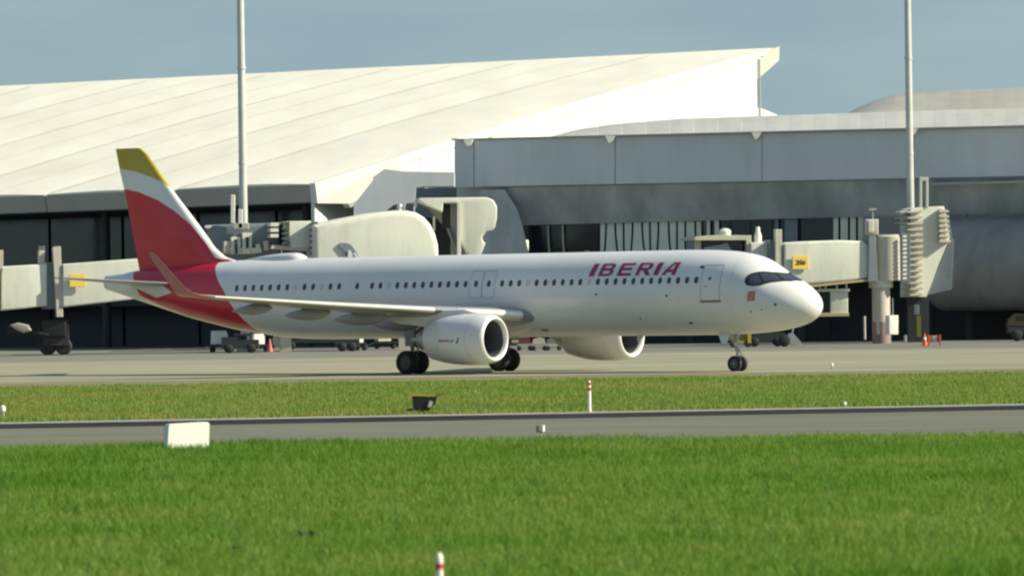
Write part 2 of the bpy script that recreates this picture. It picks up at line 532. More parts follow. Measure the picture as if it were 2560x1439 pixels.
# ------------------------------------------------------------------ the airliner
TH = 0.6366
C0 = (-2.71, 300.0)
NOSE = Vector((C0[0] + 21.98 * math.cos(TH), C0[1] - 21.98 * math.sin(TH), 0.02))
jet = thing('airliner', 'white airliner with red and gold tail taxiing, crimson lettering above its windows', 'airplane', NOSE, -TH)


def L(s, lat, z):
    """aircraft station: s metres aft of the nose, lat metres to starboard, z above ground"""
    return Vector((-s, -lat, z + 0.0016 * (21.98 - s)))


TX = [0, .012, .04, .1, .2, .3, .6, 1, 1.5, 2.1, 2.5, 2.9, 3.4, 4, 5, 6.2, 7.5, 33, 36, 39, 42, 44.9]
TZ = [3.05, 3.17, 3.27, 3.39, 3.55, 3.66, 3.92, 4.17, 4.42, 4.68, 4.92, 5.17, 5.42, 5.6, 5.76, 5.84, 5.87, 5.87, 5.83, 5.7, 5.5, 5.18]
BX = [0, .012, .04, .1, .2, .3, .6, 1, 1.5, 2.2, 3, 4, 5.2, 6.5, 30, 31.5, 33, 36, 39, 42, 44.9]
BZ = [3.05, 2.945, 2.855, 2.75, 2.61, 2.52, 2.32, 2.17, 2.05, 1.93, 1.84, 1.78, 1.74, 1.73, 1.73, 1.76, 1.85, 2.25, 2.87, 3.67, 4.45]
HX = [0, .012, .04, .1, .2, .3, .6, 1, 1.5, 2.2, 3, 4, 5, 6.5, 7.5, 31, 33, 35, 37, 39, 41, 43, 44.9]
HW = [0, .125, .225, .36, .53, .66, .93, 1.19, 1.42, 1.63, 1.77, 1.87, 1.935, 1.97, 1.975, 1.975, 1.95, 1.86, 1.69, 1.43, 1.1, .72, .3]


def prof(s):
    if s < 4:
        s = max(s - .3 * (1 - s / 4), 0)
    # light smoothing so the plating has no creases
    h_ = min(.30, s * .45)
    q = [min(max(s + d * h_, 0), 44.9) for d in (-1, -.6, -.2, .2, .6, 1)]
    A = np.interp(q, TX, TZ).mean(); B = np.interp(q, BX, BZ).mean(); W = np.interp(q, HX, HW).mean()
    return A, B, W


def fus(s, ph, off=0.0):
    A, B, W = prof(s)
    return L(s, (W + off) * math.sin(ph), (A + B) / 2 + ((A - B) / 2 + off) * math.cos(ph))


def smooth_step(x): return x


def fin_red_top(s): return float(np.interp(s, [37.34, 38.12, 39.04, 40.1, 41.17, 42.51, 43.51], [5.88, 6.83, 7.73, 8.46, 9.02, 9.45, 9.62]))
def fin_gold_low(s): return float(np.interp(s, [40.4, 41.01, 41.68, 42.76, 43.79], [9.58, 9.97, 10.22, 10.53, 10.69]))


def livery_material():
    m = bpy.data.materials.new('livery_paint'); m.use_nodes = True
    n, l = m.node_tree.nodes, m.node_tree.links
    b = n['Principled BSDF']
    t = n.new('ShaderNodeTexCoord')
    z = n.new('ShaderNodeTexNoise'); z.inputs['Scale'].default_value = 0.5; z.inputs['Detail'].default_value = 6
    mpn = n.new('ShaderNodeMapping'); mpn.inputs['Scale'].default_value = (0.5, 1, 1.5)
    l.new(t.outputs['Object'], mpn.inputs[0]); l.new(mpn.outputs[0], z.inputs['Vector'])
    r = n.new('ShaderNodeMapRange'); r.inputs['From Min'].default_value = 0.3; r.inputs['From Max'].default_value = 0.7
    r.inputs['To Min'].default_value = 0.93; r.inputs['To Max'].default_value = 1.03
    l.new(z.outputs['Fac'], r.inputs['Value'])
    def thr(attr):
        a = n.new('ShaderNodeAttribute'); a.attribute_name = attr
        g = n.new('ShaderNodeMapRange'); g.inputs['From Min'].default_value = -0.015; g.inputs['From Max'].default_value = 0.015
        l.new(a.outputs['Fac'], g.inputs['Value']); return g.outputs[0]
    m1 = n.new('ShaderNodeMix'); m1.data_type = 'RGBA'
    m1.inputs[6].default_value = (0.72, 0.72, 0.715, 1); m1.inputs[7].default_value = (0.56, 0.014, 0.038, 1)
    l.new(thr('red'), m1.inputs[0])
    m2 = n.new('ShaderNodeMix'); m2.data_type = 'RGBA'; m2.inputs[7].default_value = (0.47, 0.355, 0.022, 1)
    l.new(thr('gold'), m2.inputs[0]); l.new(m1.outputs[2], m2.inputs[6])
    m3 = n.new('ShaderNodeMix'); m3.data_type = 'RGBA'; m3.blend_type = 'MULTIPLY'; m3.inputs[0].default_value = 1
    l.new(m2.outputs[2], m3.inputs[6]); l.new(r.outputs[0], m3.inputs[7])
    l.new(m3.outputs[2], b.inputs['Base Color'])
    b.inputs['Roughness'].default_value = 0.3; b.inputs['Coat Weight'].default_value = 0.25; b.inputs['Coat Roughness'].default_value = 0.12
    return m


M_livery = livery_material()


def set_attr(o, name, fn):
    me = o.data
    a = me.attributes.new(name, 'FLOAT', 'POINT')
    a.data.foreach_set('value', np.array([fn(-v.co.x, -v.co.y, v.co.z) for v in me.vertices], dtype=np.float32))


def red_fus(s, lat, z):
    front = float(np.interp(z, [1.9, 2.26, 3.2, 4.23, 5.05, 5.7], [33.7, 34.22, 34.9, 35.59, 36.39, 37.0]))
    rear = float(np.interp(z, [2.5, 3.2, 3.56, 4.1, 4.83, 5.35], [37.6, 39.6, 40.7, 42.06, 42.41, 42.84]))
    A, B, W = prof(min(max(s, .4), 44.8))
    low = 4.2 - (s - 39.4) * .19 if s < 40.7 else 3.95 + .35 * (s - 40.7)
    wedge = min(s - 39.4, min(4.70, 4.2 + (s - 39.4) * .55) - z, z - low)
    return min(s - front, rear - s, z - (B + 0.10), -wedge)


S = [0.2792, 0.281, .284, .289, .297, .307, .32, .335, .355, .38, .41, .45, .5, .56, .62, .69, .76, .83] + list(np.arange(.9, 8, .15)) + list(np.arange(8, 31, 1.0)) + list(np.arange(31, 44.85, .11)) + [44.9]
NPH = 112
mb = MB()
rows = [[fus(s, 2 * math.pi * i / NPH) for i in range(NPH)] for s in S]
mb.v = [p for r_ in rows for p in r_]
mb.f = [(k * NPH + i, k * NPH + (i + 1) % NPH, (k + 1) * NPH + (i + 1) % NPH, (k + 1) * NPH + i) for k in range(len(S) - 1) for i in range(NPH)]
mb.f.append(tuple((len(S) - 1) * NPH + i for i in range(NPH)))
fuselage = link('fuselage', mb, M_livery, jet, True, world=False)
set_attr(fuselage, 'red', red_fus); set_attr(fuselage, 'gold', lambda s, a_, z: -1.0)

apu = MB(); apu.lathe([(0, .20), (0.12, .19), (0.125, .15), (-.2, .13)], L(44.9, 0, 4.81), (-1, 0, 0), 24)
link('tail_exhaust', apu, M_dark, jet, True, world=False)

# belly fairing
mb = MB(); rows = []
for i in range(29):
    t = i / 28; s = 14.2 + 13.0 * t
    k = math.sin(math.pi * t) ** 0.8 if 0 < t < 1 else 0.0
    rows.append([L(s, (0.9 + 1.18 * k) * math.sin(p), 2.95 - 0.65 * k + (0.30 + 0.43 * k) * math.cos(p) * (1.0 if math.cos(p) < 0 else 1.1)) for p in (math.radians(60 + 240 * j / 30) for j in range(31))])
mb.grid(rows)
link('belly_fairing', mb, M_white, jet, True, world=False)


def airfoil(n=14):
    up, lo = [], []
    for i in range(n + 1):
        x = 0.5 * (1 - math.cos(math.pi * i / n))
        y = 5 * (0.2969 * math.sqrt(x) - 0.126 * x - 0.3516 * x * x + 0.2843 * x ** 3 - 0.1036 * x ** 4)
        up.append((x, y)); lo.append((x, -y))
    return list(reversed(up)) + lo[1:]


AF = airfoil()


def loft(secs):
    """secs: (le point, chord vector, thickness ratio, thickness direction)"""
    mb = MB(); rows = []
    for le, ch, t, up in secs:
        c = Vector(ch); u_ = Vector(up).normalized()
        rows.append([Vector(le) + c * x + u_ * (y * t * c.length) for x, y in AF])
    n = len(AF)
    mb.v = [p for r_ in rows for p in r_]
    mb.f = [(k * n + i, k * n + (i + 1) % n, (k + 1) * n + (i + 1) % n, (k + 1) * n + i) for k in range(len(rows) - 1) for i in range(n)]
    mb.f += [tuple(range(n)), tuple(range((len(rows) - 1) * n, len(rows) * n))]
    return mb


def le_wing(lat): return 18.3 + (lat - 5.75) * 0.56 if lat > 2.0 else 16.2 - (2.0 - lat) * 0.56
def te_wing(lat): return 23.05 if lat < 6.4 else 23.05 + (lat - 6.4) * (26.15 - 23.05) / (17.0 - 6.4)
def z_wing(lat): return float(np.interp(lat, [0, 2, 5.75, 11, 17], [2.62, 2.74, 3.08, 3.50, 4.02]))


def wing(sd):
    secs = []
    for lat in [0.6, 2.0, 3.5, 5.0, 6.4, 8, 10, 12, 14, 15.6, 16.6]:
        le, te = le_wing(lat), te_wing(lat); z = z_wing(lat)
        th = float(np.interp(lat, [0, 6.4, 17], [.15, .115, .10]))
        inc = float(np.interp(lat, [0, 6, 17], [.24, .13, -.02]))
        p0, p1 = L(le, sd * lat, z + inc * .3), L(te, sd * lat, z - inc)
        secs.append((p0, p1 - p0, th, (0, -sd * 0.08, 1)))
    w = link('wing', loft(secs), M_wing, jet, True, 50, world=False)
    # sharklet
    secs = []
    path = [(16.6, 24.38, 3.99, 1.80), (16.95, 24.62, 4.04, 1.45), (17.25, 24.86, 4.16, 1.12), (17.45, 25.10, 4.36, .90), (17.58, 25.38, 4.66, .76),
            (17.70, 25.78, 5.10, .66), (17.80, 26.2, 5.55, .56), (17.9, 26.6, 5.98, .44), (17.92, 26.80, 6.12, .26)]
    for i, (lat, s, z, c) in enumerate(path):
        t = min(1, i / 4)
        p0 = L(s, sd * lat, z)
        secs.append((p0, L(s + c, sd * lat, z) - p0, .085, (0, sd * math.sin(t * 1.4), math.cos(t * 1.4))))
    link('sharklet', loft(secs), paint('sharklet_grey', (.43, .19, .185), .35, vary=.05), jet, True, 50, world=False)
    # slat: bright bare metal leading edge, sits just in front of the wing
    for a0, a1 in ((2.25, 5.2), (6.35, 16.4)):
        secs = []
        for i in range(9):
            lat = a0 + (a1 - a0) * i / 8
            le, te, z = le_wing(lat), te_wing(lat), z_wing(lat)
            inc = float(np.interp(lat, [0, 6, 17], [.24, .13, -.02])); th = float(np.interp(lat, [0, 6.4, 17], [.15, .115, .10]))
            c = te - le
            secs.append((L(le - .05, sd * lat, z + inc * .3 - .015), L(le + .16 * c, sd * lat, z + inc * .15) - L(le - .05, sd * lat, z + inc * .3 - .015), th * c * .72 / (.16 * c + .05) * .80, (0, 0, 1)))
        link('slat', loft(secs), paint('slat_metal', (0.74, 0.72, 0.66), 0.35, metal=0.35, vary=0.05), jet, True, 60, world=False)
    # flap track fairings
    for lat, ln, wd in ((4.1, 3.4, .36), (6.9, 3.3, .30), (9.9, 2.9, .26), (13.0, 2.5, .22)):
        te = te_wing(lat); z = z_wing(lat)
        mb = MB(); rows = []
        for i in range(17):
            t = i / 16; k = max(0.03, math.sin(math.pi * t ** 0.8)) ** .7
            s = te - ln * .62 + ln * t
            rows.append([L(s, sd * (lat + wd * k * math.sin(p) * .8), z - .30 - .12 * t + (wd * 1.25 * k) * math.cos(p)) for p in (2 * math.pi * j / 16 for j in range(17))])
        mb.grid(rows)
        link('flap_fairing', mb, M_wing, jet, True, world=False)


wing(1); wing(-1)

# tailplane
for sd in (1, -1):
    secs = []
    for lat, le, te, z in ((.3, 38.9, 42.6, 4.62), (1.2, 39.45, 42.75, 4.70), (3.5, 40.95, 43.15, 4.88), (5.9, 42.3, 43.55, 5.06), (6.2, 42.6, 43.5, 5.08)):
        p0 = L(le, sd * lat, z - .01)
        secs.append((p0, L(te, sd * lat, z) - p0, .065, (0, 0, 1)))
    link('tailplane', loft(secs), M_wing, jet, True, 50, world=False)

# fin and rudder
FZ = [5.3, 5.76, 6.02, 6.47, 7.64, 9.03, 10.48, 11.5, 11.78]
FL = [35.5, 35.97, 36.89, 37.54, 38.59, 39.9, 41.22, 42.1, 42.50]
def fin_le(z): return float(np.interp(z, FZ, FL))
def fin_te(z): return float(np.interp(z, [5.3, 7.02, 8.91, 10.59, 11.8], [42.68, 43.05, 43.47, 43.93, 44.2]))


def fin_piece(name, f0, f1, thick):
    mb = MB(); rows = []
    N, NZ = 26, 66
    zs = [5.3 + (11.78 - 5.3) * k / NZ for k in range(NZ + 1)]
    ring = []
    for z in zs:
        le, te = fin_le(z), fin_te(z); c = te - le
        r_ = []
        for sgn in (1, -1):
            it = range(N + 1) if sgn == 1 else range(N - 1, 0, -1)
            for i in it:
                x = f0 + (f1 - f0) * i / N
                xx = min(max(x, 0), 1)
                y = 5 * (0.2969 * math.sqrt(xx) - 0.126 * xx - 0.3516 * xx * xx + 0.2843 * xx ** 3 - 0.1036 * xx ** 4)
                wz = float(np.interp(z, [5.3, 7, 11.8], [.34, .40, .13])) / .5
                r_.append(L(le + c * x, sgn * y * thick * wz * 1.0, z))
        ring.append(r_)
    n_ = len(ring[0])
    mb.v = [p for r_ in ring for p in r_]
    mb.f = [(k * n_ + i, k * n_ + (i + 1) % n_, (k + 1) * n_ + (i + 1) % n_, (k + 1) * n_ + i) for k in range(NZ) for i in range(n_)]
    mb.f += [tuple(range(n_)), tuple(NZ * n_ + i for i in range(n_))]
    o = link(name, mb, M_livery, jet, True, 60, world=False)
    set_attr(o, 'red', lambda s, a_, z: min(fin_red_top(s) - z, (s - fin_le(z)) - 0.22))
    set_attr(o, 'gold', lambda s, a_, z: z - fin_gold_low(s))
    return o


fin_piece('tail_fin', 0.0, 0.70, 1.0)
fin_piece('rudder', 0.703, 1.0, 1.0)

# satellite radome and aerials on the crown
mb = MB(); rows = []
for i in range(25):
    t = i / 24
    s = 31.55 + 4.3 * t
    k = (min(1, t / .14) ** .5) * (1 - max(0, (t - .25) / .75) ** 1.6) if t > 0 else 0
    k = max(k, 0.0)
    rows.append([L(s, .55 * max(k, .05) * math.sin(p), 5.78 + (.36 * k + .02) * math.cos(p)) for p in (math.radians(-95 + 190 * j / 20) for j in range(21))])
mb.grid(rows); link('radome', mb, M_white, jet, True, world=False)
for s in (28.3,):
    mb = MB(); mb.prism([L(s, .02, 5.85), L(s + .34, .02, 5.85), L(s + .36, .02, 6.1), L(s + .2, .02, 6.1)], (0, .04, 0))
    link('aerial', mb, M_white, jet, world=False)
mb = MB(); mb.prism([L(10.6, .02, 1.76), L(11.0, .02, 1.76), L(11.02, .02, 1.48), L(10.86, .02, 1.48)], (0, .04, 0))
link('aerial', mb, M_white, jet, world=False)


# --- patches on the skin
def oval(s, ph, ws, wz, off, n=16, power=2.6):
    A, B, W = prof(s); R = (A - B) / 2
    pts = []
    for i in range(n):
        t = 2 * math.pi * i / n
        cx, cz = math.cos(t), math.sin(t)
        k = (abs(cx) ** power + abs(cz) ** power) ** (-1 / power)
        pts.append(fus(s + ws / 2 * k * cx, ph - wz / 2 * k * cz / R, off))
    mb = MB(); mb.v = [fus(s, ph, off)] + pts
    mb.f = [(0, 1 + i, 1 + (i + 1) % n) for i in range(n)]
    # rim down into the skin gives the pane its edge
    o = len(mb.v)
    for i in range(n):
        t = 2 * math.pi * i / n
        cx, cz = math.cos(t), math.sin(t)
        k = (abs(cx) ** power + abs(cz) ** power) ** (-1 / power) * 1.06
        mb.v.append(fus(s + ws / 2 * k * cx, ph - wz / 2 * k * cz / R, -0.01))
    mb.f += [(1 + i, 1 + (i + 1) % n, o + (i + 1) % n, o + i) for i in range(n)]
    return mb


def ph_at(s, z):
    A, B, W = prof(s)
    return math.acos(max(-1, min(1, (z - (A + B) / 2) / ((A - B) / 2))))


win_s = [6.18 + .529 * i for i in range(23)] + [18.63, 19.42] + [20.07 + .533 * i for i in range(12)] + [26.88] + [28.03 + .558 * i for i in range(13)]
shut = {12, 19, 34, 40, 43}
M_blindwin = paint('closed_window_blind', (0.52, 0.54, 0.56), 0.5, vary=0.05)
for i, s in enumerate(win_s):
    o = link('cabin_window', oval(s, ph_at(s, 4.40), .23, .335, .006), M_blindwin if i in shut else M_window, jet, True, 40, world=False)

def skin_patch(top, bot, off, k=8, m=1):
    """top / bot: lists of (s, ph) with the same length"""
    rows = []
    for j in range(k + 1):
        t = j / k
        rows.append([fus(a_[0] + (b_[0] - a_[0]) * t, a_[1] + (b_[1] - a_[1]) * t, off) for a_, b_ in zip(top, bot)])
    mb = MB(); mb.grid(rows); return mb


def resample(pl, n):
    d = [0]
    for p, q in zip(pl, pl[1:]):
        d.append(d[-1] + math.hypot(q[0] - p[0], (q[1] - p[1]) * 1.5))
    ts = np.linspace(0, d[-1], n)
    return list(zip(np.interp(ts, d, [p[0] for p in pl]), np.interp(ts, d, [p[1] for p in pl])))


# cockpit mask and panes, both sides
mask_top = [(3.50, 1.175), (3.49, 1.10), (3.44, 1.019), (3.34, .93), (3.18, .839), (2.89, .67), (2.53, .467), (2.25, .2), (2.15, 0.0)]
mask_bot = [(3.50, 1.185), (3.44, 1.25), (3.32, 1.28), (3.07, 1.253), (2.7, 1.147), (2.3, .901), (1.94, .695), (1.56, .43), (1.38, 0.0)]
for sd in (1, -1):
    tp = resample([(s, sd * p) for s, p in mask_top], 40); bt = resample([(s, sd * p) for s, p in mask_bot], 40)
    o = link('windscreen_mask', skin_patch(tp, bt, .006), M_black, jet, True, world=False)
    for i0, i1 in ((5, 13), (15, 26), (28, 38)):
        lerp = lambda a_, b_, t: (a_[0] + (b_[0] - a_[0]) * t, a_[1] + (b_[1] - a_[1]) * t)
        t2 = [lerp(a_, b_, .16) for a_, b_ in zip(tp[i0:i1 + 1], bt[i0:i1 + 1])]; b2 = [lerp(a_, b_, .86) for a_, b_ in zip(tp[i0:i1 + 1], bt[i0:i1 + 1])]
        link('cockpit_pane', skin_patch(t2, b2, .014), paint('cockpit_glass', (.045, .055, .075), .12, vary=.4, scale=1.5, spec=.8), jet, True, world=False)


def outline_strip(s0, s1, z0, z1, w, off):
    """thin raised frame of a door, following the skin; rounded corners"""
    pts = []
    r_ = .13
    for cx, cz, a0 in ((s1 - r_, z1 - r_, 0), (s0 + r_, z1 - r_, 90), (s0 + r_, z0 + r_, 180), (s1 - r_, z0 + r_, 270)):
        for j in range(5):
            t = math.radians(a0 + 22.5 * j); pts.append((cx + r_ * math.cos(t), cz + r_ * math.sin(t)))
    full = []
    for p, q in zip(pts, pts[1:] + pts[:1]):
        m_ = max(1, int(math.hypot(q[0] - p[0], q[1] - p[1]) / .12))
        full += [(p[0] + (q[0] - p[0]) * j / m_, p[1] + (q[1] - p[1]) * j / m_) for j in range(m_)]
    cs, cz = (s0 + s1) / 2, (z0 + z1) / 2
    ri = [fus(s, ph_at(s, z), off) for s, z in full]
    ro = [fus(cs + (s - cs) * (1 + 2 * w / (s1 - s0)), ph_at(s, cz + (z - cz) * (1 + 2 * w / (z1 - z0))), off) for s, z in full]
    mb = MB(); n_ = len(full); mb.v = ri + ro
    mb.f = [(i, (i + 1) % n_, n_ + (i + 1) % n_, n_ + i) for i in range(n_)]
    return mb


def skin_rect(s0, s1, z0, z1, off, k=12):
    mb = MB()
    mb.grid([[fus(s0 + (s1 - s0) * i / 6, ph_at(s0 + (s1 - s0) * i / 6, z0 + (z1 - z0) * j / k), off) for i in range(7)] for j in range(k + 1)])
    return mb


def door(name, s0, s1, z0, z1, sill=False, w=.035):
    d = link(name, skin_rect(s0 + .03, s1 - .03, z0 + .03, z1 - .03, .004), M_white, jet, True, world=False)
    for nm, mb, mat in [('door_frame', outline_strip(s0, s1, z0, z1, w, .007), M_line)] + ([('door_sill', skin_rect(s0 - .06, s1 + .06, z0 - .11, z0 - .02, .012, 2), paint('sill_metal', (.16, .16, .16), .5))] if sill else []):
        o = link(nm, mb, mat, None, True); o.parent = d
    return d


dr = door('door', 4.82, 5.88, 3.42, 5.10, True)
o = link('door_window', oval(5.41, ph_at(5.41, 4.46), .15, .17, .010), M_window, None, True); o.parent = dr
o = link('door_handle', skin_rect(5.5, 5.72, 4.05, 4.12, .011, 2), M_line, None, True); o.parent = dr
door('exit_door', 18.26, 19.0, 3.72, 5.02, w=.028); door('exit_door', 19.06, 19.80, 3.72, 5.02, w=.028)
for s, z in ((41.0, 0),):
    pass
link('round_sticker', oval(6.02, .918, .26, .2, .007, power=2), paint('sticker_blue', (.03, .05, .16), .4), jet, True, world=False)
for s, ph, a_, b_ in ((12.06, 1.582, .16, .10), (7.88, 1.637, .13, .13), (6.85, 2.359, .28, .14), (1.88, 1.654, .14, .14), (15.84, 2.565, .5, .18), (3.2, 2.0, .09, .09), (9.7, 2.2, .1, .1), (2.6, 1.9, .08, .08)):
    link('vent', oval(s, ph, a_, b_, .006, power=2), paint('vent_grey', (.10, .105, .10), .6), jet, True, world=False)
# cargo doors low on the starboard side: faint outlines
for s0, s1 in ((8.3, 10.1), (29.3, 31.0)):
    link('cargo_door', outline_strip(s0, s1, 2.15, 3.35, .012, .006), paint('joint_grey', (.62, .63, .64), .4), jet, True, world=False)
# skin joints, thin and low
for s in (4.2, 7.2, 11.4, 14.9, 22.6, 27.3, 33.4):
    mb = MB(); mb.grid([[fus(s, p, .0035) for p in np.linspace(.15, 2.7, 40)], [fus(s + .018, p, .0035) for p in np.linspace(.15, 2.7, 40)]])
    link('skin_joint', mb, paint('joint_grey', (.62, .63, .64), .4), jet, True, world=False)

# --- lettering, built as raised shapes that follow the skin
def strips_letter(ch):
    T = .26; B_ = .18
    vert = lambda x0, x1, y0=0, y1=1: [((x0, y0 + (y1 - y0) * j / 6), (x1, y0 + (y1 - y0) * j / 6)) for j in range(7)]
    def bowl(cx, y0, y1, x1, t, x0=.0, tb=B_):
        cy, ry, rx = (y0 + y1) / 2, (y1 - y0) / 2, x1 - cx
        S_ = [((x0, y1), (x0, y1 - tb))]
        for j in range(13):
            w = math.pi / 2 - math.pi * j / 12
            S_.append(((cx + rx * math.cos(w), cy + ry * math.sin(w)), (cx + (rx - t) * math.cos(w), cy + (ry - tb) * math.sin(w))))
        S_.append(((x0, y0), (x0, y0 + tb)))
        return S_
    hb = lambda y0, y1, x0, x1: [((x0 + (x1 - x0) * j / 4, y0), (x0 + (x1 - x0) * j / 4, y1)) for j in range(5)]
    if ch == 'I': return [vert(0, 1)]
    if ch == 'B': return [vert(0, T), bowl(.66, .42, 1, .97, T, T), bowl(.66, 0, .58, 1.0, T, T)]
    if ch == 'E': return [vert(0, T), hb(.80, 1, T, 1), hb(.40, .60, T, .92), hb(0, .20, T, 1)]
    if ch == 'R': return [vert(0, T), bowl(.66, .38, 1, .98, T, T), [((.40 + .34 * (1 - t), .40 * t), (.40 + .34 * (1 - t) + .33, .40 * t)) for t in np.linspace(0, 1, 4)][::-1]]
    if ch == 'A': return [[((.0 + .52 * t, t), (.29 + .40 * t, t)) for t in np.linspace(0, 1, 7)], [((.72, t), (1.0, t)) for t in np.linspace(0, 1, 7)], hb(.80, 1, .5, 1.0), hb(.20, .40, .14, .74)]


def letter(ch, x0, x1, h, slant, to_surface):
    mb = MB()
    for st in strips_letter(ch):
        rows = [[], []]
        for p, q in st:
            for k, (x_, y_) in enumerate((p, q)):
                rows[k].append(to_surface(x0 + (x1 - x0) * x_ + slant * y_, y_ * h))
        mb.grid(rows)
    return mb


U0, U1, S0, S1_ = 1471.0, 1697.0, 12.62, 7.24
for ch, a_, b_ in (('I', 1471, 1484), ('B', 1494, 1529), ('E', 1541, 1576), ('R', 1587, 1623), ('I', 1632, 1645), ('A', 1652, 1687)):
    def on_fus(x_, y_):
        s = S0 + (x_ - U0) / (U1 - U0) * (S1_ - S0)
        return fus(s, 1.142 + (.775 - 1.142) * y_, .008)
    o = link('letter', letter(ch, a_, b_, 1.0, 5.0, on_fus), M_letter, jet, True, world=False)
# small emblem square by the nose
o = link('emblem', skin_patch([(3.28, 1.45), (2.86, 1.33)], [(3.3, 1.72), (2.88, 1.645)], .006, 6), paint('emblem_rose', (.52, .25, .23), .4), jet, True, world=False)
for a_, b_, c_, d_ in (((3.22, 1.62), (3.13, 1.61), (3.10, 1.43), (3.02, 1.41)), ((3.0, 1.64), (2.92, 1.62), (2.98, 1.42), (2.91, 1.40))):
    mb = MB(); mb.grid([[fus(a_[0] + (c_[0] - a_[0]) * t, a_[1] + (c_[1] - a_[1]) * t, .011) for t in np.linspace(0, 1, 4)], [fus(b_[0] + (d_[0] - b_[0]) * t, b_[1] + (d_[1] - b_[1]) * t, .011) for t in np.linspace(0, 1, 4)]])
    q = link('emblem_mark', mb, M_redmark, None, True); q.parent = o


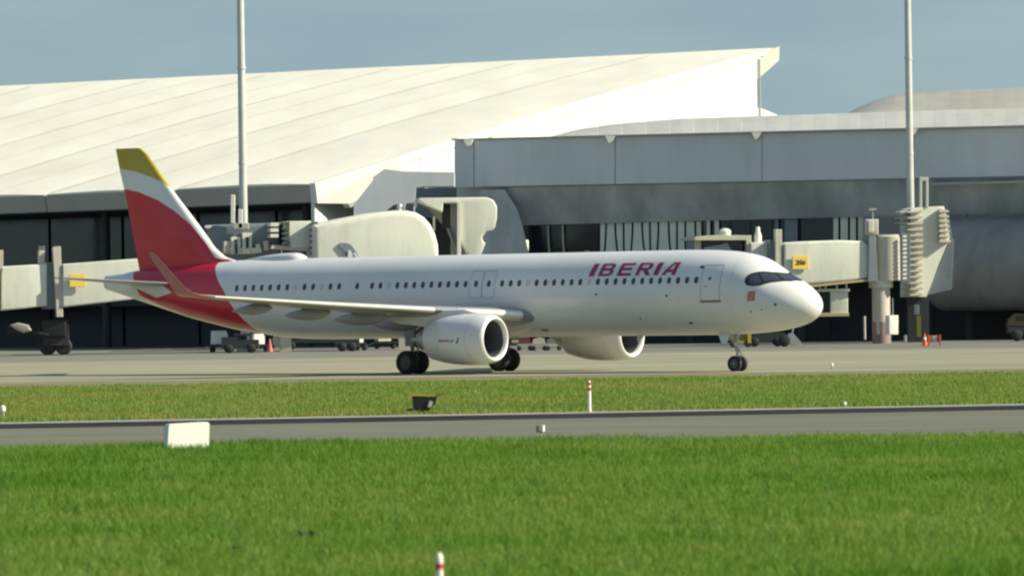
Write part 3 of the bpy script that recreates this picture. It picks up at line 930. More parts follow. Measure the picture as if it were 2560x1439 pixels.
# --- engines
def engine(sd):
    o0 = L(15.38, sd * 5.75, 1.70); ax = (-1, 0, 0)
    def nac_r(t): return float(np.interp(t, [.16, .35, .7, 1.2, 1.8, 2.4, 3.0, 3.55, 3.75], [1.15, 1.195, 1.235, 1.25, 1.25, 1.22, 1.14, 1.02, .97]))
    mb = MB(); pr = [(t, nac_r(t)) for t in np.linspace(.16, 3.75, 26)] + [(3.75, .93), (3.2, .95), (2.6, .95)]
    mb.lathe(pr, o0, ax, 64)
    e = link('engine_cowl', mb, M_white, jet, True, 60, world=False)
    def kid(name, mbk, mat, sm=True, ang=60):
        k = link(name, mbk, mat, None, sm, ang); k.parent = e; return k
    mb = MB(); mb.lathe([(.155, 1.152), (.09, 1.12), (.03, 1.07), (0, 1.02), (.01, .98), (.06, .935), (.14, .905), (.22, .89)], o0, ax, 64); kid('inlet_lip', mb, M_lip)
    mb = MB(); mb.lathe([(.222, .889), (.5, .88), (.9, .89), (1.15, .90), (1.5, .9)], o0, ax, 64); kid('inlet_duct', mb, paint('duct_grey', (.10, .105, .12), .5, vary=.1))
    mb = MB(); mb.lathe([(1.5, .9), (1.5, .0)], o0, ax, 48); kid('fan_backing', mb, M_dark)
    mb = MB(); mb.lathe([(.72, .002), (.76, .06), (.85, .14), (1.0, .24), (1.2, .32)], o0, ax, 32); kid('spinner', mb, paint('spinner_black', (.03, .03, .035), .4))
    mb = MB()
    mb.grid([[o0 + Vector((-(.70 + .25 * t + .0), -sd * 0 + (.05 + .20 * t) * math.cos(2.9 + 1.2 * t), (.05 + .2 * t) * math.sin(2.9 + 1.2 * t) + .0)) for t in np.linspace(0, 1, 7)],
             [o0 + Vector((-(.70 + .25 * t + .02), (.05 + .20 * t) * math.cos(3.4 + 1.2 * t), (.05 + .2 * t) * math.sin(3.4 + 1.2 * t))) for t in np.linspace(0, 1, 7)]])
    kid('spinner_mark', mb, M_postwhite)
    fb = MB()
    w0 = math.radians(20)
    fb.grid([[Vector((-(1.12 + .16 * math.sin(k_ * 2)), r_ * math.cos(w) , r_ * math.sin(w))) for r_, w in ((.3 + .58 * j / 6, .10 * j / 6 + .26 * k_ * (1 - .35 * j / 6)) for j in range(7))] for k_ in (0, .5, 1)])
    fme = None
    for i in range(18):
        R = Matrix.Rotation(2 * math.pi * i / 18, 4, 'X')
        if fme is None:
            f = link('fan_blade', fb, paint('fan_titanium', (.10, .10, .11), .4, metal=.5), None, True); fme = f.data
        else:
            f = bpy.data.objects.new('fan_blade', fme); COL.objects.link(f)
        f.matrix_world = Matrix.Translation(o0) @ R; f.parent = e
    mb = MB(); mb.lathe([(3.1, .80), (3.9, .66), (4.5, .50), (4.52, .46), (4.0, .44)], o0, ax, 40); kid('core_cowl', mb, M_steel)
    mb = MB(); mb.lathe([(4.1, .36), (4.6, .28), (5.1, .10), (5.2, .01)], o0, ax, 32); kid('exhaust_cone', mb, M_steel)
    # thin joints round the cowl
    for t in (.95, 2.75):
        mb = MB(); mb.lathe([(t, nac_r(t) + .004), (t + .025, nac_r(t + .025) + .004)], o0, ax, 64); kid('cowl_joint', mb, paint('joint_grey2', (.55, .56, .57), .4))
    # strake
    # pylon
    P = []
    for s, zt, zb, hw in ((16.6, 2.98, 2.80, .05), (17.2, 3.15, 2.7, .20), (18.2, 3.12, 2.5, .24), (19.6, 3.0, 2.35, .24), (21.3, 2.95, 2.55, .14), (22.2, 2.92, 2.8, .05)):
        P.append([L(s, sd * 5.75 + hw, zb), L(s, sd * 5.75 + hw, zt), L(s, sd * 5.75, zt + .06), L(s, sd * 5.75 - hw, zt), L(s, sd * 5.75 - hw, zb), L(s, sd * 5.75, zb - .05)])
    mb = MB(); n_ = 6; mb.v = [p for r_ in P for p in r_]
    mb.f = [(k * n_ + i, k * n_ + (i + 1) % n_, (k + 1) * n_ + (i + 1) % n_, (k + 1) * n_ + i) for k in range(len(P) - 1) for i in range(n_)]
    link('pylon', mb, M_white, jet, True, 40, world=False)
    # small lettering and mark on the outer cowl
    if sd == 1:
        def on_cowl(x_, y_):
            t = 2.62 - x_; r_ = nac_r(t) + .008
            w = math.radians(96) - y_ / r_          # from the top, towards starboard
            return o0 + Vector((-t, -r_ * math.sin(w), r_ * math.cos(w)))
        xx = 0
        for ch, wd in (('I', .05), ('B', .15), ('E', .15), ('R', .15), ('I', .05), ('A', .15)):
            kid('letter', letter(ch, xx, xx + wd, .13, .04, on_cowl), M_letter); xx += wd + .045
        mb = MB()
        mb.grid([[on_cowl(1.10 + .16 * t, -.06 + .28 * t) for t in np.linspace(0, 1, 5)], [on_cowl(1.22 + .10 * t, -.06 + .28 * t) for t in np.linspace(0, 1, 5)]]); kid('emblem', mb, M_letter)
        for a_, b_ in ((.55, .35), (.75, -.75), (1.9, -.9)):
            mb = MB(); mb.grid([[on_cowl(2.62 - a_, b_), on_cowl(2.62 - a_ - .1, b_)], [on_cowl(2.62 - a_, b_ + .05), on_cowl(2.62 - a_ - .1, b_ + .05)]]); kid('latch', mb, M_line)
    # nacelle strake
    return e


engine(1); engine(-1)


def wheel(parent, c, r_, w):
    """tyre and hub as sub-parts"""
    prf = [(-w / 2, r_ * .62), (-w / 2, r_ * .82), (-w * .42, r_ * .94), (-w * .25, r_), (w * .25, r_), (w * .42, r_ * .94), (w / 2, r_ * .82), (w / 2, r_ * .62)]
    mb = MB(); mb.lathe(prf, c, (0, 1, 0), 40); t = link('tyre', mb, M_rubber, None, True, 50); t.parent = parent
    mb = MB(); mb.lathe([(-w * .42, .01), (-w * .46, r_ * .2), (-w * .36, r_ * .3), (-w * .38, r_ * .62), (w * .38, r_ * .62), (w * .36, r_ * .3), (w * .46, r_ * .2), (w * .42, .01)], c, (0, 1, 0), 28)
    h = link('wheel_hub', mb, M_hub, None, True, 40); h.parent = parent


for sd in (1, -1):
    c = L(21.98, sd * 3.8, 0); ax = Vector((c.x, c.y, .575))
    mb = MB(); mb.tube(ax + Vector((0, 0, -.05)), ax + Vector((0, 0, 1.0)), .10, n=16); mb.tube(ax + Vector((0, 0, .85)), ax + Vector((0.05, 0, 2.3)), .155, n=16)
    mb.tube(ax - Vector((0, .62, 0)), ax + Vector((0, .62, 0)), .09)
    mb.tube(ax + Vector((.12, 0, .15)), ax + Vector((.38, 0, .55)), .045); mb.tube(ax + Vector((.38, 0, .55)), ax + Vector((.14, 0, 1.0)), .045)
    mb.tube(ax + Vector((0, 0, 1.3)), ax + Vector((0, sd * 1.9, 2.25)), .07); mb.tube(ax + Vector((0, 0, 1.1)), ax + Vector((-1.1, 0, 2.2)), .05)
    gear = link('main_landing_gear', mb, paint('gear_metal_shaded', (.20, .205, .21), .5, metal=.3, vary=.2, scale=3), jet, True, 50, world=False)  # strut colour darkened to hold the shadow under the wing
    for k in (-.465, .465):
        wheel(gear, ax + Vector((0, k, 0)), .585, .43)
    mb = MB(); mb.prism([ax + Vector((-.22, -sd * .30, .8)), ax + Vector((.24, -sd * .30, .8)), ax + Vector((.36, -sd * .30, 2.0)), ax + Vector((-.30, -sd * .30, 2.0))], (0, .05, 0))
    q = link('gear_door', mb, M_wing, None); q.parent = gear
c = L(5.12, 0, 0); ax = Vector((c.x, c.y, .36))
mb = MB(); mb.tube(ax + Vector((0, 0, -.03)), ax + Vector((0, 0, .75)), .06); mb.tube(ax + Vector((0, 0, .6)), ax + Vector((-.05, 0, 1.6)), .095); mb.tube(ax - Vector((0, .36, 0)), ax + Vector((0, .36, 0)), .05)
mb.tube(ax + Vector((0, 0, .95)), ax + Vector((-1.0, 0, 1.45)), .05); mb.tube(ax + Vector((.06, 0, .1)), ax + Vector((.25, 0, .42)), .03); mb.tube(ax + Vector((.25, 0, .42)), ax + Vector((.06, 0, .75)), .03)
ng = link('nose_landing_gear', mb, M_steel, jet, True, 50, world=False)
for k in (-.25, .25):
    wheel(ng, ax + Vector((0, k, 0)), .385, .22)
for k in (-.24, .24):
    mb = MB(); mb.lathe([(0, .10), (-.02, .115), (-.12, .09), (-.16, .02)], ax + Vector((.12, k * .8, .95)), (1, 0, 0), 20); q = link('taxi_light', mb, M_eq_white, None, True); q.parent = ng
for k in (-.42, .42):
    mb = MB(); mb.prism([L(5.25, k, 1.80), L(5.95, k, 1.77), L(5.75, k * 1.1, 1.36), L(5.55, k * 1.12, 1.28), L(5.4, k * 1.12, 1.34)], (0, .025, 0)); q = link('nose_gear_door', mb, M_white, None); q.parent = ng


# ------------------------------------------------------------------ great hall with the white roof
E3, L3 = at(788, 459, 460), at(0, 491, 495)
K3, R3 = at(1948, 119, 540), at(0, 215, 600)
hall = thing('terminal_hall', 'great terminal hall under a huge sloping white roof', 'building', (E3.x, E3.y, 0))
ev = (L3 - E3); rv = (R3 - K3)


def eave_pt(t): return E3 + ev * t
def ridge_pt(t): return K3 + rv * t


# bay seams meet the ridge and the eave at these fractions (0 = gable end, growing to the left)
N_BAY = 14
ridge_t = [0.0, 0.061] + [0.061 + 0.150 * k for k in range(1, N_BAY)]
ridge_t = [0.0] + [0.16 * k - 0.02 for k in range(1, N_BAY + 1)]
eave_t = [0.42 * k for k in range(N_BAY + 1)]
for k in range(N_BAY):
    rows = []
    for a_, dz in ((0.001, -.05), (.15, .05), (.32, .12), (.55, .14), (.8, .09), (.999, .02)):
        e_ = eave_pt(eave_t[k] + (eave_t[k + 1] - eave_t[k]) * a_); r_ = ridge_pt(ridge_t[k] + (ridge_t[k + 1] - ridge_t[k]) * a_)
        sag = 0.0
        rows.append([e_.lerp(r_, t) + Vector((0, 0, dz * (1 - .9 * t) + .42 * math.sin(math.pi * t))) for t in np.linspace(0, 1, 13)])
    mb = MB(); mb.sheet(rows, .35)
    link('roof_panel', mb, M_roof, hall)
# tan joint flashings: one over each bay joint, finer ones between
M_flash = paint('joint_flashing', (.80, .74, .605), .6, vary=.12, scale=.3)
for k in range(1, N_BAY):
    for a_, wd, dz in ((0.0, .34, .045), (.5, .10, .145)):
        e_ = eave_pt(eave_t[k] + (eave_t[k + 1] - eave_t[k]) * a_); r_ = ridge_pt(ridge_t[k] + (ridge_t[k + 1] - ridge_t[k]) * a_)
        sd_ = ev.normalized() * wd
        rows = [[], []]
        for t in np.linspace(.01, .97, 13):
            p = e_.lerp(r_, t) + Vector((0, 0, dz * (1 - .9 * t) + .012 + .42 * math.sin(math.pi * t)))
            rows[0].append(p - sd_); rows[1].append(p + sd_)
        mb = MB(); mb.grid(rows); link('roof_flashing', mb, M_flash, hall)

# eave fascia, gutter, soffit and the dark glazed wall set back under it
ed = ev.normalized(); en = Vector((-ed.y, ed.x, 0)); en = en if en.y < 0 else -en      # en points out towards the camera side
for k in range(12):
    p0, p1 = eave_pt(.42 * k + .002), eave_pt(.42 * (k + 1) - .002)
    o_ = en * .25
    mb = MB(); mb.prism([p0 + o_ + Vector((0, 0, -.06)), p1 + o_ + Vector((0, 0, -.06)), p1 + o_ * .2 + Vector((0, 0, -1.42)), p0 + o_ * .2 + Vector((0, 0, -1.42))], -en * .3)
    link('fascia_panel', mb, M_fascia, hall)
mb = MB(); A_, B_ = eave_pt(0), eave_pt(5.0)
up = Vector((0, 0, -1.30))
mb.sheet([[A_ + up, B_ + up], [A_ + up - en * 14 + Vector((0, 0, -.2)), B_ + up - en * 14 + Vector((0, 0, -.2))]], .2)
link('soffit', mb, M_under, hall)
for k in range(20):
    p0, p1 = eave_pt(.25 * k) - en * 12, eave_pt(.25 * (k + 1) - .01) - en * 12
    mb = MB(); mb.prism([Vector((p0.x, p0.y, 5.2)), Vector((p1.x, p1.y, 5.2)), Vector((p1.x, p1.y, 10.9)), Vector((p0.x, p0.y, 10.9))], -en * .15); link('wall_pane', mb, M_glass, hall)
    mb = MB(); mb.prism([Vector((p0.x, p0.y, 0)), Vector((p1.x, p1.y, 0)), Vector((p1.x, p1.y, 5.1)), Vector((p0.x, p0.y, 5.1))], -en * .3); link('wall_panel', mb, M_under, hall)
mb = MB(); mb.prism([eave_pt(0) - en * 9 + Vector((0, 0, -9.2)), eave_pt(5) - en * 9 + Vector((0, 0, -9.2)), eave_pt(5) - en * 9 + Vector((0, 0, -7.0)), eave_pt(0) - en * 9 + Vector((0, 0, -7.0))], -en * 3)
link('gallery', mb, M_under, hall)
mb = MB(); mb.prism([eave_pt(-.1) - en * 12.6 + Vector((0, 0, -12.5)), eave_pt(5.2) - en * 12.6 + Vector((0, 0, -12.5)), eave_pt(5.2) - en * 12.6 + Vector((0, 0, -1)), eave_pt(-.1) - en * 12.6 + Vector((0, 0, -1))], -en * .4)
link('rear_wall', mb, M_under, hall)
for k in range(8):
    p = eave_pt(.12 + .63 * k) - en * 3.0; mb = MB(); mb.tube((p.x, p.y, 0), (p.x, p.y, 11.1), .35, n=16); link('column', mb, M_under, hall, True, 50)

# gable wall: white cladding panels under the sloping verge, facing the sun
gd = (K3 - E3); gp = Vector((gd.x, gd.y, 0)).normalized(); gn = Vector((gp.y, -gp.x, 0))
T_END = 0.948
cuts = [0.0, .10, .2, .3, .4, .5, .6, .7, .8, .88, T_END]
for t0, t1 in zip(cuts, cuts[1:]):
    p0, p1 = E3 + gd * (t0 + .0006), E3 + gd * (t1 - .0006)
    inn = -gn * 0.10
    zb = 9.5 if t0 < .15 else 5
    q = [Vector((p0.x, p0.y, zb)), Vector((p1.x, p1.y, zb)), p1 + Vector((0, 0, -.10)), p0 + Vector((0, 0, -.10))]
    mb = MB(); mb.prism([v_ + inn for v_ in q], -gn * .3); link('gable_panel', mb, M_gable, hall)
pe = E3 + gd * T_END
mb = MB(); mb.tube((pe.x + .05, pe.y - .1, 6), (pe.x + .05, pe.y - .1, pe.z - .5), .10, n=10); link('downpipe', mb, paint('pipe_grey', (.35, .37, .4), .5), hall, True, 50)
# verge beam under the roof edge and the up-swept tip at the peak
mb = MB(); mb.prism([E3 + Vector((0, 0, .05)), E3 + gd * .95 + Vector((0, 0, .05)), E3 + gd * .95 + Vector((0, 0, -.42)), E3 + Vector((0, 0, -.35))], gn * .06)
link('verge', mb, M_gable, hall)
tip = [at(1884, 139, 536.1), at(1915, 129, 537.5), at(1949, 116, 539), at(1948, 151, 539), at(1889, 203, 536.3), at(1884, 190, 536.1)]
mb = MB(); mb.prism(tip, (-1.2, 9, 0)); link('roof_tip', mb, paint('tip_cream', (.50, .495, .43), .5, vary=.06), hall)
mb = MB(); mb.prism([at(1886, 264, 536), at(1952, 291, 540), at(1886, 296, 536)], (0, 9, 0)); link('low_roof', mb, M_gable, hall)
# corner block right of the fascia
mb = slab([(787, 457), (846, 438), (930, 418), (936, 448), (874, 518), (870, 508), (794, 508)], 459.4, 1.2, 0.75)
mb = MB(); c0 = at(788, 457, 459.9)
corner = [at(788, 458, 459.8), at(794, 508, 459.8), at(871, 509, 461.5), at(876, 519, 461.8), at(1000, 460, 463.5), at(1000, 392, 463.5)]
mb.prism(corner, gn * -.5); link('corner_cladding', mb, M_gable, hall)

# ------------------------------------------------------------------ grey concourse
def con_D(u): return 455.0 - 15.0 * (u - 1135.0) / 1425.0


PN = Vector((-.33, -.944, 0))


def wall_quad(u0, u1, v0l, v0r, v1l, v1r, set_=0.0):
    P = [at(u0, v1l, con_D(u0)), at(u1, v1r, con_D(u1)), at(u1, v0r, con_D(u1)), at(u0, v0l, con_D(u0))]
    return [p - PN * set_ for p in P]


def top_v(u): return 352 - 34.0 * (u - 1135) / 1425
def bot_v(u): return 468 - 28.0 * (u - 1135) / 1425


conc = thing('concourse_building', 'long grey panelled concourse with beige vaulted roof right of the white hall', 'building', (at(1135, 700, 455).x, 455, 0))
joints = [1135, 1185, 1538, 1905, 2285, 2665, 3050]
for u0, u1 in zip(joints, joints[1:]):
    mb = MB(); mb.prism(wall_quad(u0 + 1.1, u1 - 1.1, top_v(u0), top_v(u1), bot_v(u0), bot_v(u1)), -PN * .6); link('facade_panel', mb, M_grey, conc)
mb = MB(); mb.prism(wall_quad(1137, 3040, top_v(1137) + 4, top_v(3040) + 4, bot_v(1137) - 2, bot_v(3040) - 2, .25), -PN * 1.2); link('facade_backing', mb, paint('joint_dark', (.30, .31, .33), .6), conc)
mb = MB(); mb.prism(wall_quad(1130, 3050, top_v(1130) - 5, top_v(3050) - 5, top_v(1130) - 1, top_v(3050) - 1, -.12), -PN * 1.4); link('parapet_cap', mb, paint('cap_grey', (.40, .40, .38), .5), conc)
for u in (1176, 1530, 1896, 2286):
    p = at(u, top_v(u) + 5, con_D(u)); w_ = .36
    mb = MB(); mb.prism([p + Vector((-w_, 0, .22)), p + Vector((w_, 0, .22)), p + Vector((.16, 0, -.22)), p + Vector((-.10, 0, -.30))], PN * .5); link('roof_spout', mb, paint('spout_white', (.72, .72, .66), .5), conc)
# inclined soffit band below the panels
def soff_v(u): return 562 - 27.0 * (u - 1300) / 1080
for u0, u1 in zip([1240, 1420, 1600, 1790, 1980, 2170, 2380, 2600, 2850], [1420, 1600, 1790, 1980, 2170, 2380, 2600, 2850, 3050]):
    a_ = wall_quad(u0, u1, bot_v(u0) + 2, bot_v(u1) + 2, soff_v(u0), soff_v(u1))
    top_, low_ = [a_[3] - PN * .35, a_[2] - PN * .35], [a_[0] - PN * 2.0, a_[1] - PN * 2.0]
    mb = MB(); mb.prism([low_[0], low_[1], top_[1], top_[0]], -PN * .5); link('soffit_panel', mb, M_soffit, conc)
# rounded pier left of the glazing
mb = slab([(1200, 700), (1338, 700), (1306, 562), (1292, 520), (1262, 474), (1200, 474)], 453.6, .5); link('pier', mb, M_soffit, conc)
# glazing under the soffit: dark panes, pale panels with bowed edges and curved frames
zg = lambda u, v, k=0.0: at(u, v, con_D(u)) - PN * (2.3 + k)
for u0, u1 in ((1302, 1344), (1346, 1381), (1383, 1470), (1732, 1760), (1762, 1800), (1802, 1850), (1852, 1905), (1907, 1976), (1978, 2060), (2062, 2100), (2102, 2140)):
    mb = MB(); mb.prism([zg(u0, 668, .3), zg(u1, 668, .3), zg(u1, soff_v(u1) - 6, .3), zg(u0, soff_v(u0) - 6, .3)], -PN * .1); link('window_pane', mb, M_glass, conc)
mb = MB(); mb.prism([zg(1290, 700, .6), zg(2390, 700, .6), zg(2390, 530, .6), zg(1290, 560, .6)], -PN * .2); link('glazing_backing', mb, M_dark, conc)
tops = [1474, 1491, 1514, 1535, 1557.5, 1581.5, 1601, 1622.6, 1648, 1669, 1690, 1715, 1732]
bots = [1474, 1484.5, 1523, 1536, 1551, 1591, 1603, 1617, 1656, 1669, 1690, 1722, 1734]
def bow(k, t): return tops[k] + (bots[k] - tops[k]) * t ** 2.2
for k in range(len(tops) - 1):
    lft = [(bow(k, t) + 2.6, soff_v(1500) - 4 + (650 - soff_v(1500)) * t) for t in np.linspace(0, 1, 9)]
    rgt = [(bow(k + 1, t) - 2.6, soff_v(1500) - 4 + (650 - soff_v(1500)) * t) for t in np.linspace(0, 1, 9)]
    mb = MB(); mb.prism([zg(*p) for p in lft] + [zg(*p) for p in reversed(rgt)], -PN * .08); link('glazing_panel', mb, M_pale_panel, conc)
for u0, u1, mat in ((1744, 1752, M_pale_panel), (1764, 1774, M_pale_panel), (1915, 1924, M_slate), (1940, 1972, M_slate), (2062, 2074, M_pale_panel), (2080, 2098, M_pale_panel), (2104, 2118, M_pale_panel), (2124, 2138, M_pale_panel)):
    mb = MB(); mb.prism([zg(u0, 660, -.02), zg(u1, 660, -.02), zg(u1, soff_v(u1) - 4, -.02), zg(u0, soff_v(u0) - 4, -.02)], -PN * .08); link('glazing_panel', mb, mat, conc)
for u, d in ((1343, 6), (1380, 5)):
    P = [(u + d * t ** 2, soff_v(1340) - 4 + 100 * t) for t in np.linspace(0, 1, 8)]
    mb = MB(); mb.prism([zg(*p) for p in P] + [zg(p[0] + 4, p[1]) for p in reversed(P)], -PN * .15); link('mullion', mb, paint('mullion_grey', (.34, .37, .38), .5), conc)
# ledge and lower storeys at the right
mb = MB(); mb.prism(wall_quad(2330, 3040, 457, 440, 463, 446, -.5), -PN * 1.0); link('ledge', mb, paint('ledge_tan', (.42, .41, .36), .6), conc)
for u0, u1 in ((2140, 2260), (2262, 2400), (2402, 2560), (2562, 2720), (2722, 2900)):
    mb = MB(); mb.prism([zg(u0, 705, -.3), zg(u1, 700, -.3), zg(u1, soff_v(u1) - 4, -.3), zg(u0, soff_v(u0) - 4, -.3)], -PN * .3); link('wall_panel', mb, M_lowwall, conc)
# rounded grey link tunnel running off along the lower storeys at the right
c_ = at(2450, 660, con_D(2450)); z_c = c_.z
pts_ = [at(u, 660, con_D(u)) + PN * -1.2 for u in (2310, 2320, 2335, 2350, 2520, 2650, 2800, 2990)]
rr_ = [2.2, 2.9, 3.25, 3.4, 3.45, 3.5, 3.55, 3.6]
mb = MB(); rows = []
for p, r0 in zip(pts_, rr_):
    rows.append([Vector((p.x, p.y, z_c)) + PN * (r0 * .8 * math.cos(w)) + Vector((0, 0, r0 * math.sin(w))) for w in (2 * math.pi * i / 40 for i in range(41))])
mb.grid(rows); mb.f.append(tuple(range(40)))
link('link_tunnel', mb, paint('tunnel_grey', (.25, .26, .26), .65, vary=.4, scale=.28, dirt=.4, stretch=(.6, .6, .5)), conc, True, 50)
for u0, u1 in ((1240, 1500), (1502, 1760), (1762, 2020), (2022, 2280), (2282, 2560), (2562, 2900)):
    a_ = [at(u0, 700, con_D(u0)) - PN * 6, at(u1, 700, con_D(u1)) - PN * 6]
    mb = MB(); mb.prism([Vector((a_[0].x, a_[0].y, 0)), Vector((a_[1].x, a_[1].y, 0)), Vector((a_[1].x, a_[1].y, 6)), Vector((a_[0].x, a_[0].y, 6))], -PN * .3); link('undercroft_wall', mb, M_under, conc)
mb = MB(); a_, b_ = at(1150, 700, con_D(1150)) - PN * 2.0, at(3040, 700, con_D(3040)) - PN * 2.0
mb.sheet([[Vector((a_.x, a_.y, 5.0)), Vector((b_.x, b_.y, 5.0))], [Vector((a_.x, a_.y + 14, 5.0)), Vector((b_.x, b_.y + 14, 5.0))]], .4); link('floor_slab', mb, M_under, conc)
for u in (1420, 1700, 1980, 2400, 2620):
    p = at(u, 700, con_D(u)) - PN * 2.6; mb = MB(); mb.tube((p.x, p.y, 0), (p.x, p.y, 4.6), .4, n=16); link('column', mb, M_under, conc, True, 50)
# link block at the left end
lb = [(884, 560), (884, 512), (934, 449), (932, 444), (962, 422), (1010, 428), (1136, 430), (1136, 466), (1060, 466), (1040, 470), (1034, 560)]
mb = slab(lb, 446.0, 5); link('link_block', mb, M_grey, conc)
mb = slab([(1034, 560), (1040, 470), (1136, 468), (1330, 474), (1330, 600)], 457.6, 4); link('link_recess', mb, M_slate, conc)
# vaulted roof behind the parapet
us = [1375, 1440, 1540, 1700, 1950, 2300, 2560, 2800, 3050]
vt = [346, 326, 311, 298, 290, 279, 272, 266, 260]
fine = list(np.arange(1375, 3050, 60)) + [3050]
for k in range(len(fine) - 1):
    rows = []
    for a_ in (0.004, .5, .996):
        u = fine[k] + (fine[k + 1] - fine[k]) * a_
        vv = float(np.interp(u, us, vt)); f0 = at(u, top_v(u) - 3, con_D(u) + 2.2); f1 = at(u, vv, con_D(u) + 22)
        rows.append([f0 + Vector(((f1.x - f0.x) * t, (f1.y - f0.y) * t, (f1.z - f0.z) * math.sin(t * math.pi / 2) ** .9 + (.015 if a_ == .5 else 0))) for t in np.linspace(0, 1, 9)])
    mb = MB(); mb.sheet(rows, .3); link('vault_panel', mb, M_vault, conc)
A_, B_ = at(1140, 400, 456.9), at(1620, 400, 451.8)
mb = MB(); mb.prism([Vector((A_.x, A_.y, 9.6)), Vector((B_.x, B_.y, 9.6)), Vector((B_.x, B_.y, 15.1)), Vector((A_.x, A_.y, 15.1))], (.3, .9, 0)); link('rear_wall', mb, M_grey, conc)
# rear body so that nothing shows through
mb = MB(); A_, B_ = at(1560, 400, 455), at(3050, 330, 443)
mb.prism([Vector((A_.x, A_.y + 2, 5.2)), Vector((B_.x, B_.y + 2, 5.2)), Vector((B_.x, B_.y + 2, 15.2)), Vector((A_.x, A_.y + 2, 15.2))], (3, 24, 0)); link('rear_block', mb, M_grey, conc)

# second vaulted roof farther off
far = thing('distant_hall', 'farther brown vaulted roof rising behind the right end of the concourse', 'building', (at(2400, 300, 560).x, 560, 0))
us = [2100, 2150, 2200, 2250, 2300, 2400, 2560, 2700, 2900]; vt = [296, 268, 248, 236, 231, 226, 220, 216, 212]
fine = list(np.arange(2100, 2900, 55)) + [2900]
for k in range(len(fine) - 1):
    rows = []
    for a_ in (.004, .5, .996):
        u = fine[k] + (fine[k + 1] - fine[k]) * a_
        vv = float(np.interp(u, us, vt)); f0 = at(u, 300, 556); f1 = at(u, vv, 580)
        rows.append([f0 + Vector(((f1.x - f0.x) * t, (f1.y - f0.y) * t, (f1.z - f0.z) * math.sin(t * math.pi / 2) + (.015 if a_ == .5 else 0))) for t in np.linspace(0, 1, 9)])
    mb = MB(); mb.sheet(rows, .3); link('vault_panel', mb, M_vault2, far)
mb = MB(); p0, p1 = at(2105, 300, 557), at(2900, 300, 557); mb.box((p0.x, 558, 0), (p1.x, 590, p0.z - .6)); link('wall', mb, M_grey, far)

# ------------------------------------------------------------------ floodlight masts
def mast(u_top, u_bot, D, zb, label, r0=.33, r1=.24):
    p = at(u_bot, 560, D)
    t = thing('floodlight_mast', label, 'mast', (p.x, p.y, 0), group='tall floodlight masts')
    mb = MB(); mb.tube((p.x, p.y, 0), (p.x, p.y, 31), r0, r1, n=24); link('pole', mb, M_pole, t, True, 50)
    for z in (13.6, 20.5, 27.5):
        mb = MB(); mb.tube((p.x, p.y, z), (p.x, p.y, z + .18), r0 * .98, r0 * .96, n=24); link('collar', mb, M_pole, t, True, 50)
    mb = MB(); mb.tube((p.x, p.y, 30.6), (p.x, p.y, 31.1), 1.3, n=20); link('head_ring', mb, M_steel, t, True, 50)
    for k in range(6):
        a_ = k * math.pi / 3; c_ = Vector((p.x + 1.5 * math.cos(a_), p.y + 1.5 * math.sin(a_), 30.9)); mb = MB(); mb.box(c_ - Vector((.3, .3, .25)), c_ + Vector((.3, .3, .25))); link('floodlight', mb, M_steel, t)
    mb = MB(); mb.box((p.x - .6, p.y - .6, 0), (p.x + .6, p.y + .6, .5)); link('footing', mb, M_cream2, t)
    return t


mast(604, 609, 436, 0, 'tall pale floodlight mast rising just right of the red tail fin')
mast(2272, 2277, 436, 0, 'tall pale floodlight mast rising above the louvred bridge end by the yellow sign', .30, .22)

# ------------------------------------------------------------------ jet bridges
YAW = math.radians(11)
GB = 'passenger boarding bridges along the terminal'


def post(u, v0, v1, D, r, mat, name, par, n=12):
    a_, b_ = at(u, v1, D), at(u, v0, D)
    mb = MB(); mb.tube((a_.x, D, a_.z), (a_.x, D, b_.z), r, n=n); return link(name, mb, mat, par, True, 50)


def digits_text(txt, u, v, D, h, mat, par_part, par_thing, yaw):
    cu = bpy.data.curves.new('number', 'FONT'); cu.body = txt; cu.size = h; cu.align_x = 'CENTER'; cu.align_y = 'CENTER'; cu.extrude = .01; cu.shear = .15
    o = bpy.data.objects.new('number', cu); COL.objects.link(o)
    dg = bpy.context.evaluated_depsgraph_get(); me = bpy.data.meshes.new_from_object(o.evaluated_get(dg))
    bpy.data.objects.remove(o); 
    M_ = Matrix.Translation(at(u, v, D) - Vector(par_thing.location)) @ Matrix.Rotation(yaw, 4, 'Z') @ Matrix.Rotation(math.pi / 2, 4, 'X')
    me.transform(M_); me.materials.clear(); me.materials.append(mat)
    q = bpy.data.objects.new('number', me); COL.objects.link(q); q.parent = par_part
    return q


def bellows(u0, u1, v0, v1, n_, D, mat, par, depth=2.6, name='bellows_rib', skew=0.0, wedge=True):
    """stack of tapering horizontal ribs"""
    for k in range(n_):
        a_ = v0 + (v1 - v0) * k / n_; b_ = v0 + (v1 - v0) * (k + 1) / n_ - (v1 - v0) / n_ * .12
        m_ = (a_ + b_) / 2; du = skew * k
        pts = [(u0 + du, m_ - (b_ - a_) * .18), (u1 + du, a_), (u1 + du, b_), (u0 + du, m_ + (b_ - a_) * .18)] if wedge else [(u0 + du, a_), (u1 + du, a_), (u1 + du, b_), (u0 + du, b_)]
        link(name, slab(list(reversed(pts)), D, depth), mat, par)


